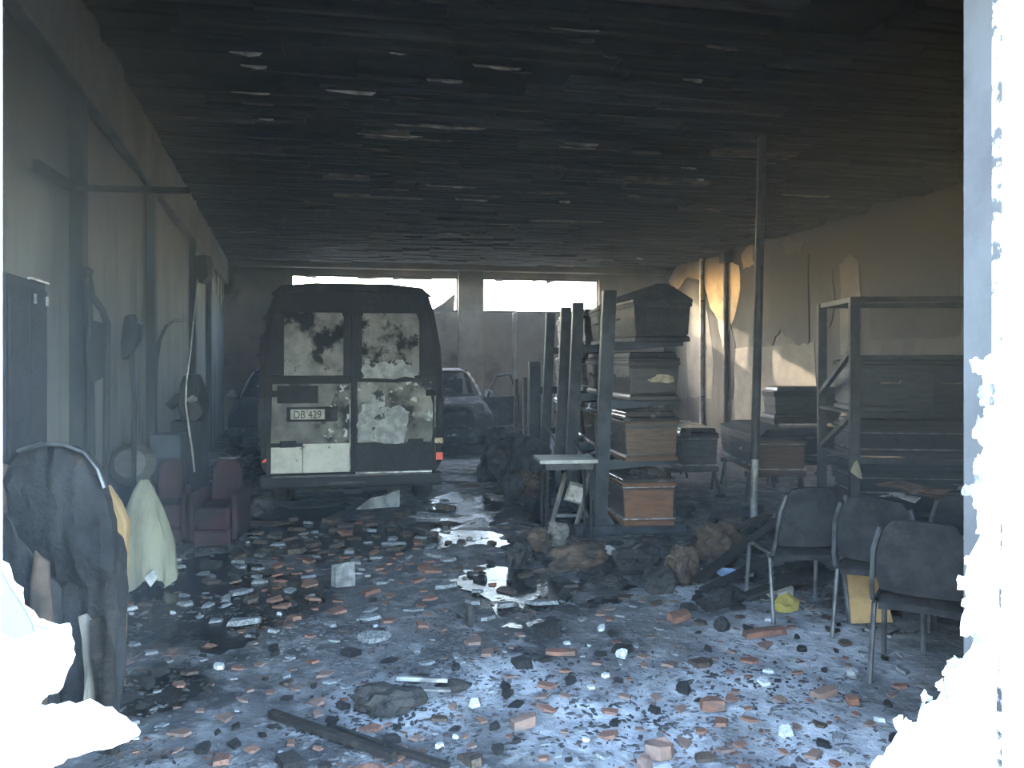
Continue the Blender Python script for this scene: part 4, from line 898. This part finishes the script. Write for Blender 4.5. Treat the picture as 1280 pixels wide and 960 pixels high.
# ------------------------------------------------------------------ left wall equipment
def wall_depth(px, h=0.0): return (onL(px, 450, h)-CAM).dot(FW)      # how far away the left wall is behind a pixel column
def tools():
    d = wall_depth(106, .14); b = at(118, 610, d); b.z = 0; o = b.copy()
    R_ = thing('hand_truck', 'black bent-tube hand truck standing against the left wall', 'hand truck', b)
    q = lambda px, py, e=0.0: at(px, py, d+e)-o
    gz = lambda v: Vector((v.x, v.y, 0))
    part('frame_tube', MB().tube([q(110, 342, .03), q(115, 370, .03), q(128, 388, .03), q(134, 405, .03), q(133, 500, .03), gz(q(130, 610, .03))], .022, 8), 'soot', R_, smooth=True)
    part('frame_tube', MB().tube([q(109, 345), q(111, 380), q(114, 500), gz(q(116, 610))], .024, 8), 'soot', R_, smooth=True)
    part('handle_knob', MB().lathe([(0, -.03), (.03, -.02), (.035, .01), (0, .04)], q(110, 340), 8), 'soot', R_)
    part('plate', MB().prism([q(113, 400), q(131, 405), q(130, 470), q(114, 480)], FW*.02), 'soot', R_)
    part('crossbar', MB().bar(q(112, 430), q(133, 432), .03), 'soot', R_)
    d2 = wall_depth(148, .12); b2 = at(167, 520, d2); b2.z = 0
    R_ = thing('pole_tool', 'black power tool on a thin pole against the left wall', 'tool', b2)
    q2 = lambda px, py, e=0.0: at(px, py, d2+e)-b2
    part('pole', MB().tube([q2(164, 440, .03), q2(168, 500, .03), Vector((0, 0, 0))], .018, 8), 'soot', R_, smooth=True)
    part('motor_housing', MB().prism([q2(x, y) for x, y in ((155, 395), (164, 392), (168, 402), (174, 405), (172, 425), (160, 445), (152, 450), (150, 430))], FW*.08), 'soot', R_, bevel=.01)
    part('foot', MB().box(-.06, .06, -.05, .06, 0, .08), 'soot', R_)
tools()
def cable(name, label, pts, r, m, cat='cable'):
    return tag(part(name, MB().tube(pts, r, 6), m, None, smooth=True), label, cat)
cable('cable', 'black looping cable on the left wall between two pilasters', [onL(x, y, .02) for x, y in ((194, 500), (196, 450), (200, 425), (208, 408), (218, 401), (230, 400))], .02, 'soot')
# black machine on stand
DM = wall_depth(204, .12); b = at(232, 600, DM); b.z = 0; R_ = thing('bench_machine', 'soot-black bench machine on a stand by the left wall', 'machine', b)
Q = lambda x, y, e=0.0: at(x, y, DM+e)-b
zz = Q(236, 527).z
part('stand', MB().loft([[Vector((x*k, .2+y*k, z)) for x, y in ((-.2, -.2), (.2, -.2), (.2, .2), (-.2, .2))] for z, k in ((0, 1), (zz, .8))]), 'soot', R_)
part('housing', MB().prism([Q(x, y) for x, y in ((222, 510), (224, 480), (228, 470), (238, 468), (246, 488), (250, 505), (246, 528), (226, 528))], FW*.3), 'soot', R_, bevel=.02)
part('arm', MB().prism([Q(x, y, .05) for x, y in ((206, 506), (220, 492), (228, 498), (214, 512))], FW*.08), 'soot', R_)
part('motor', MB().lathe([(0, -.12), (.09, -.11), (.10, .08), (0, .11)], Q(242, 514, -.06), 12, Matrix.Rotation(PI/2, 3, 'X')), 'charcoal', R_, smooth=True)
part('lever', MB().tube([Q(246, 495, -.03), Q(250, 484, -.04), Q(251, 478, -.04)], .018, 6), 'soot', R_)
part('bright_casting', MB().prism([Q(x, y, -.02) for x, y in ((231, 500), (240, 494), (246, 497), (246, 501), (238, 503))], FW*.02), 'bare_metal', R_)
# melted box high on the wall and the cable that hangs from it
DBX = wall_depth(241, .09)
tag(part('wall_box', MB().prism([at(x, y, DBX) for x, y in ((240, 320), (258, 318), (260, 345), (252, 355), (242, 350))], FW*.22), 'soot', None, bevel=.02), 'black melted box high on the left wall', 'wall box')
cable('cable', 'pale hanging cable dangling before the black machine', [at(x, y, DBX+(DM-.3-DBX)*min(1, k/3)+(.02 if k == 0 else 0)) for k, (x, y) in enumerate(((247, 349), (243, 390), (238, 440), (233, 475), (232, 505), (236, 535), (240, 560), (243, 590)))], .010, 'pipe_pale')
# angled steel rail sticking out from the first pilaster
pA = onL(45, 205, .10); pB = onL(93, 235, .12); dB = (pB-CAM).dot(FW); pC = at(236, 238, dB)
R_ = thing('bracket_rail', 'black steel bracket rail reaching out from the first pilaster', 'rail', pB)
part('wall_rail', MB().bar(pA-pB, (0, 0, 0), .035, .05), 'soot', R_); part('arm_rail', MB().bar((0, 0, 0), pC-pB, .035, .035), 'soot', R_)
# small bright bracket and dark cabinet on the near left wall
pA = onL(8, 340, .16); pB = onL(57, 351, .16); R_ = thing('locker', 'tall dark locker with a bright top edge against the near left wall', 'locker', (pA.x, pA.y, 0))
o = Vector((pA.x, pA.y, 0)); q = Vector((pB.x, pB.y, 0))-o; zt_ = min(pA.z, pB.z); bk = LN*-.14
part('carcass', MB().prism([(0, 0, 0), q, q+bk, bk], (0, 0, zt_)), 'van_soot', R_, bevel=.006)
for k in (0, 1): dr = part('locker_door', MB().prism([q*(.03+.49*k), q*(.49+.48*k), q*(.49+.48*k)+LN*.012, q*(.03+.49*k)+LN*.012], (0, 0, zt_-.12)), 'fabric_charred', R_); dr.location.z = .08
part('bright_edge', MB().bar(q*.5+LN*.01+UP*(zt_+.004), q+LN*.01+UP*(zt_+.004), .02, .012), 'pipe_pale', R_)
for k in (.6, .93): part('catch', MB().bar(q*k+LN*.02+UP*(zt_-.07), q*k+LN*.02+UP*(zt_-.12), .012), 'bare_metal', R_)

# ------------------------------------------------------------------ left foreground: burnt panels, cloth, armchairs
def shell(name, label, cat, outline, d, m, thick=.04, bulge=.12, wav=.0, foot=False, parent=None, seed=0):
    dz = lambda p: p
    P = [at(x, y, d+wav*math.sin(i*1.7)) for i, (x, y) in enumerate(outline)]
    if foot:
        zm = min(p.z for p in P)
        for p in P:
            if p.z < zm+.12: p.z = 0.0
    c = sum(P, Vector())/len(P); out = []
    for i, p in enumerate(P):
        q = P[(i+1) % len(P)]
        for k in range(4): out.append(p.lerp(q, k/4)+noise.noise_vector(p.lerp(q, k/4)*9)*.012)
    n = len(out); rings = []
    for k in range(6):
        f = 1-k/6; rings.append([c.lerp(p, f)-FW*(bulge*(1-f*f)+.03*noise.noise(c.lerp(p, f)*5+Vector((seed, 0, 0)))+.012*math.sin(c.lerp(p, f).dot(RT)*60+seed)*(.3+f)) for p in out])
    vs = [v for r in rings for v in r]+[c-FW*bulge]; K = len(vs); vs += [v+FW*thick for v in vs]; f = []
    for k in range(5):
        for i in range(n):
            j = (i+1) % n; q = (k*n+i, k*n+j, (k+1)*n+j, (k+1)*n+i); f += [q, tuple(K+t for t in q[::-1])]
    for i in range(n):
        j = (i+1) % n; f += [(5*n+i, 5*n+j, 6*n), (K+5*n+j, K+5*n+i, K+6*n), (j, i, K+i, K+j)]
    o = part(name, MB().add(vs, f), m, parent, smooth=True)
    if label: tag(o, label, cat)
    return o
shell('charred_bonnet', 'large dark curved panel with a rounded top, leaning by the torn white door', 'panel', [(2, 600), (22, 566), (50, 557), (80, 558), (105, 568), (124, 590), (136, 625), (142, 680), (140, 720), (110, 735), (60, 720), (20, 680)], 3.6, 'hide_panel', .05, .06)
BON = bpy.data.objects['charred_bonnet']
(part('rim_edge', MB().tube([at(x, y, 3.57) for x, y in ((22, 564), (50, 555), (80, 556), (105, 566), (122, 587), (130, 610))], .010, 6), 'chair_tube', BON, smooth=True))
STR = [([(58, 700), (112, 700), (110, 790), (100, 862), (78, 850), (66, 780)], 3.66, 'hide_panel', 'wide charred strip hanging below the rounded dark panel'), ([(4, 640), (44, 700), (70, 740), (72, 800), (60, 862), (30, 850), (5, 760)], 3.50, 'fabric_charred', 'dark charred strip beside the torn white sheet'),
       ([(98, 770), (106, 768), (122, 812), (128, 862), (112, 864), (104, 810)], 3.45, 'old_timber', 'pale-edged charred strip at the foot of the dark panel'), ([(106, 690), (142, 690), (146, 770), (140, 850), (122, 856), (112, 780)], 3.72, 'charcoal', 'black charred strip in the middle under the dark panel'),
       ([(134, 640), (154, 672), (158, 760), (152, 842), (140, 830), (138, 720)], 3.85, 'hide_panel', 'narrow charred strip next to the olive cloth'), ([(112, 775), (130, 770), (140, 820), (146, 858), (120, 862)], 3.40, 'charred_wood', 'splayed charred strip end lying nearest the floor debris'),
       ([(40, 690), (58, 705), (62, 780), (50, 830), (42, 760)], 3.42, 'brown_scrap', 'brown scorched strip over the dark ones by the white sheet')]
for i, (pts, dd, m, lab) in enumerate(STR):
    shell('charred_strip', lab, 'charred strip', pts, dd, m, .015, .015, foot=True, seed=i)
tag(part('rust_board', MB().prism([at(x, y, 3.63) for x, y in ((2, 580), (28, 590), (32, 630), (20, 670), (2, 680))], FW*.02), 'paper_brown'), 'rust-brown board behind the rounded dark panel', 'board')
tag(part('ochre_board', MB().prism([at(x, y, 4.3) for x, y in ((132, 606), (148, 630), (158, 655), (156, 700), (152, 842), (140, 842))], FW*.06), 'ochre', None, bevel=.015), 'ochre board edge standing behind the rounded dark panel', 'board')
b = onZ(180, 735); 
def cloth():
    rings = []
    for j in range(11):
        t = j/10; z = .78*(1-t)+.0; r = .03+.15*min(1, t*1.8)**.8+.02*t
        rings.append([Vector((math.cos(a*2*PI/28)*r*(1+.22*t*math.sin(a*2*PI/28*6+.7)+.08*noise.noise(Vector((a*.5, t*4, 0)))), math.sin(a*2*PI/28)*r*.7*(1+.2*t*math.cos(a*2*PI/28*5)), z+(.05*math.sin(a*.9) if j == 10 else 0)+(.02 if j == 10 else 0))) for a in range(28)])
    o = link('draped_cloth', MB().loft(rings, cap=True).mesh('draped_cloth', True), 'cloth_olive'); o.location = (b.x, b.y, .03); return tag(o, 'pale olive cloth draped over a peaked stand on the wet floor', 'cloth')
cloth()
DCL = (b-CAM).dot(FW)
tag(part('white_scrap', MB().prism([at(x, y, DCL-.17) for x, y in ((180, 722), (192, 712), (197, 722), (188, 734))], FW*.01), 'ash_pale'), 'small white scrap at the hem of the olive cloth', 'scrap')
def armchair(label, px, py, rz, s=1.0):
    p = onZ(px, py); R_ = thing('armchair', label, 'armchair', p, math.radians(rz), 'burnt armchairs')
    part('seat', MB().box(-.27*s, .27*s, -.02, .45, .18, .40), 'maroon', R_, bevel=.05)
    part('backrest', MB().prism([(-.25*s, .40, .35), (.25*s, .40, .35), (.22*s, .46, .70), (.10*s, .47, .76), (-.10*s, .47, .76), (-.22*s, .46, .70)], (0, .1, 0)), 'maroon', R_, bevel=.03)
    part('skirt', MB().box(-.28*s, .28*s, -.04, .5, .05, .2), 'maroon', R_, bevel=.03)
    for sx in (-1, 1):
        part('armrest', MB().box(*sorted((sx*.27*s, sx*.36*s)), -.02, .5, .1, .52), 'maroon', R_, bevel=.03)
        for y in (.02, .44): part('leg', MB().box(sx*.25*s-.02, sx*.25*s+.02, y-.02, y+.02, 0, .07), 'soot', R_)
armchair('burnt maroon armchair next to the olive cloth', 206, 688, 6, .5); armchair('burnt maroon armchair with ash on top, nearer the van', 266, 690, -6, .6)
p = onZ(266, 690)+Vector((.04, .5, .765)); sheet('ash_rag', 'pale ash-covered rag on top of a maroon armchair', 'rag', [p+Vector((.12*math.cos(q*1.05), .06*math.sin(q*1.05), .005)) for q in range(6)], 'ash_chunk', None, .006, .01)
p = at(205, 600, 7.9); tag(part('blue_locker', MB().box(p.x-.14, p.x+.16, p.y, p.y+.3, .0, .95), 'blue_grey', None, bevel=.01), 'blue-grey metal box behind the maroon armchairs', 'box')
p = at(165, 580, 6.45); R_ = thing('round_basin', 'grey round basin leaning behind the olive cloth', 'basin', (p.x, p.y, 0)); part('bowl', MB().lathe([(0, .08), (.12, .06), (.17, 0), (.18, -.02), (.15, -.02), (.1, .03), (0, .045)], (0, 0, p.z), 18, Matrix.Rotation(PI*.42, 3, 'X')), 'wood_grey', R_, smooth=True); part('stand', MB().box(-.12, .12, .05, .2, 0, p.z-.05), 'soot', R_, bevel=.01)
for i, (px, py, r, sq, lab) in enumerate(((140, 722, .15, (.9, .8, 1.2), 'charred heap against the left wall behind the olive cloth'), (292, 652, .23, (1.2, .9, .7), 'low charred heap between the armchairs and the van'), (234, 650, .13, (1.2, .8, .9), 'charred heap in front of the bench machine'), (300, 600, .35, (1, 1, .8), 'charred heap beside the black car shell'))):
    p = onZ(px, py); lx = lw((DB-p.y)/.996).x+r*sq[0]*1.25+.12
    o = link('charred_heap', lump(r, sq, 70+i, .45, 4), 'charcoal'); o.location = (max(p.x, lx), p.y, -.02); tag(o, lab, 'debris')

# ------------------------------------------------------------------ loose fragments, laid beside what already stands there
rnd = random.Random(11)
obstacles()
scatter(75, 'terracotta', 'broken red terracotta tile shard lying in the ash', 'tile shard', 'terracotta shards on the floor', .03, .07, whole, 'tile_shard')
scatter(50, 'terracotta', 'broken red terracotta tile shard lying in the ash', 'tile shard', 'terracotta shards on the floor', .05, .10, brick_band, 'tile_shard')
scatter(60, 'terracotta_pale', 'broken pale pink clay shard lying in the ash', 'tile shard', 'pale clay shards on the floor', .03, .07, whole, 'clay_shard')
scatter(25, 'terracotta_pale', 'broken pale pink clay shard lying in the ash', 'tile shard', 'pale clay shards on the floor', .04, .08, near, 'clay_shard')
scatter(110, 'ash_chunk', 'grey plaster fragment lying in the ash', 'rubble', 'plaster fragments on the floor', .025, .06, whole, 'plaster_fragment')
scatter(40, 'ash_chunk', 'grey plaster fragment lying in the ash', 'rubble', 'plaster fragments on the floor', .06, .12, mid, 'plaster_fragment')
scatter(35, 'ash_pale', 'white plaster fragment lying in the ash', 'rubble', 'white plaster fragments on the floor', .025, .05, whole, 'white_fragment')
scatter(120, 'charcoal', 'black charcoal fragment lying in the ash', 'charcoal', 'charcoal fragments on the floor', .03, .08, whole, 'charcoal_fragment')
scatter(45, 'brown_scrap', 'scorched brown scrap lying in the ash', 'scrap', 'brown scraps on the floor', .06, .13, whole, 'brown_fragment')
def rackheap(r): return r.uniform(632, 1040), r.gauss(706, 30)
def vanfront(r): return r.uniform(285, 560), r.gauss(672, 18)
def leftheap(r): return r.uniform(150, 315), r.gauss(665, 32)
scatter(60, 'charcoal', 'large black charred chunk in the heap around the rack', 'charcoal', 'charred chunks around the rack', .09, .20, rackheap, 'charred_chunk')
scatter(22, 'brown_scrap', 'large scorched brown piece in the heap around the rack', 'scrap', 'brown pieces around the rack', .08, .18, rackheap, 'scorched_piece')
scatter(14, 'ash_chunk', 'grey ashen piece in the heap around the rack', 'rubble', 'ashen pieces around the rack', .06, .12, rackheap, 'ashen_piece')
scatter(26, 'brown_scrap', 'flat scorched piece lying in the wet behind the van', 'scrap', 'scorched pieces behind the van', .08, .18, vanfront, 'flat_piece')
scatter(20, 'ash_chunk', 'flat grey piece lying in the wet behind the van', 'rubble', 'grey pieces behind the van', .06, .14, vanfront, 'flat_grey_piece')
scatter(30, 'charcoal', 'black charred chunk by the burnt armchairs', 'charcoal', 'charred chunks by the armchairs', .08, .18, leftheap, 'charred_chunk')

# ------------------------------------------------------------------ torn white door sheet at the doorway
YD = YF-.16
def torn(name, label, pts, y, th=.012, seed=1, amp=.006, bot=None, m='white_enamel'):
    r = random.Random(seed); P = [onY(x, py, y) for x, py in pts]; out = []
    for i, p in enumerate(P):
        out.append(p); q = P[(i+1) % len(P)]
        if i < len(P)-1:
            for k in range(1, 3): out.append(p.lerp(q, k/3)+Vector((r.uniform(-1, 1)*amp, r.uniform(-1, 1)*amp*.8, r.uniform(-1, 1)*amp)))
    if bot: out += [Vector((x, y, z)) for x, z in bot]
    return part(name, MB().prism(out, (0, th, 0)), m)
d1 = torn('door_1', '', [(-10, 700), (8, 706), (14, 726), (26, 744), (34, 762), (52, 776), (72, 783), (86, 784), (91, 806), (88, 832), (76, 862), (60, 868), (48, 884), (58, 886)], YD+.03, seed=2, bot=[(onY(58, 960, YD).x, onY(0, 970, YD).z), (onY(58, 960, YD).x, 0), (XJL-.0, 0)])
tag(d1, 'torn white door sheet standing at the left jamb', None, kind='structure')
d2 = torn('door_2', '', [(-8, 886), (46, 888), (84, 879), (118, 880), (146, 894), (168, 908), (173, 920), (150, 930), (118, 938), (84, 948), (60, 962)], YD-.02, seed=4, bot=[(onY(66, 960, YD).x, .6), (onY(60, 960, YD).x, 0), (XJL, 0)])
tag(d2, 'white torn tongue of door sheet below the other left piece', None, kind='structure')
e = [(1248, 440), (1236, 446), (1224, 462), (1240, 476), (1232, 500), (1236, 520), (1224, 545), (1234, 560), (1222, 585), (1228, 604), (1214, 612), (1226, 640), (1230, 670), (1214, 700), (1206, 730), (1212, 760), (1204, 788), (1222, 800), (1206, 832), (1190, 842), (1180, 868), (1160, 884), (1150, 905), (1130, 912), (1112, 938), (1094, 956), (1084, 975)]
d3 = torn('door_3', '', [(1256, 430)]+e, YD, seed=6, amp=.007, bot=[(onY(1084, 975, YD).x, 0), (XJR, 0)])
tag(d3, 'torn white door sheet with a melted edge at the right jamb', None, kind='structure')
rnd = random.Random(9)
for i in range(60):      # curled melted scraps along the torn edge
    k = rnd.randrange(2, len(e)-2); x, y = e[k]; p = onY(x+rnd.uniform(-6, 10), y+rnd.uniform(-8, 8), YD-.015)
    o = link('curled_scrap', lump(rnd.uniform(.006, .015), (1, .5, 1.4), i, .9, 2), 'white_enamel' if i % 4 else 'jamb_grey', d3); o.location = p
for i, pts in enumerate((((0, 712), (12, 735), (32, 765), (44, 790), (20, 800), (0, 790)), ((38, 782), (60, 786), (50, 800)))):
    part('glass_fragment', MB().prism([onY(x, y, YD+.012) for x, y in pts], (0, .006, 0)), 'jamb_grey', d1)
struct('trim_5', MB().box(XJL, XJR, YD-.05, YD+.05, -.02, .10), 'white_enamel', 'white bottom rail of the torn door across the doorway')

# ------------------------------------------------------------------ thin smoke left in the room
vm = bpy.data.materials.new('smoke'); vm.use_nodes = True; n_ = vm.node_tree; n_.nodes.remove(n_.nodes['Principled BSDF'])
vs_ = n_.nodes.new('ShaderNodeVolumeScatter'); vs_.inputs['Color'].default_value = (.70, .85, 1.0, 1); vs_.inputs['Anisotropy'].default_value = .2
n_.links.new(vs_.outputs[0], n_.nodes['Material Output'].inputs['Volume'])
g_ = n_.nodes.new('ShaderNodeNewGeometry'); sx_ = n_.nodes.new('ShaderNodeSeparateXYZ'); n_.links.new(g_.outputs['Position'], sx_.inputs[0])
def _mr(src, a, b, c, d):
    r = n_.nodes.new('ShaderNodeMapRange'); r.interpolation_type = 'SMOOTHSTEP'
    for i, v in enumerate((a, b, c, d)): r.inputs[i+1].default_value = v
    n_.links.new(src, r.inputs[0]); return r.outputs[0]
def _op(o, a, b):
    n = n_.nodes.new('ShaderNodeMath'); n.operation = o
    for i, v in enumerate((a, b)):
        if isinstance(v, float): n.inputs[i].default_value = v
        else: n_.links.new(v, n.inputs[i])
    return n.outputs[0]
side = _op('ADD', _mr(sx_.outputs['X'], 2.0, 4.5, 0.0, 1.0), _mr(sx_.outputs['X'], -.6, -2.0, 0.0, 1.6))
dens = _op('ADD', _op('MULTIPLY', _op('MULTIPLY', side, _mr(sx_.outputs['Y'], 10.0, 4.0, 0.0, 1.0)), .085), .008)
n_.links.new(dens, vs_.inputs['Density'])
hz = part('smoke_haze', MB().box(-3.5, XR-.01, YF+.07, DB-.01, .0, HC), vm); tag(hz, 'thin bluish smoke haze filling the burnt room', 'smoke', kind='stuff')
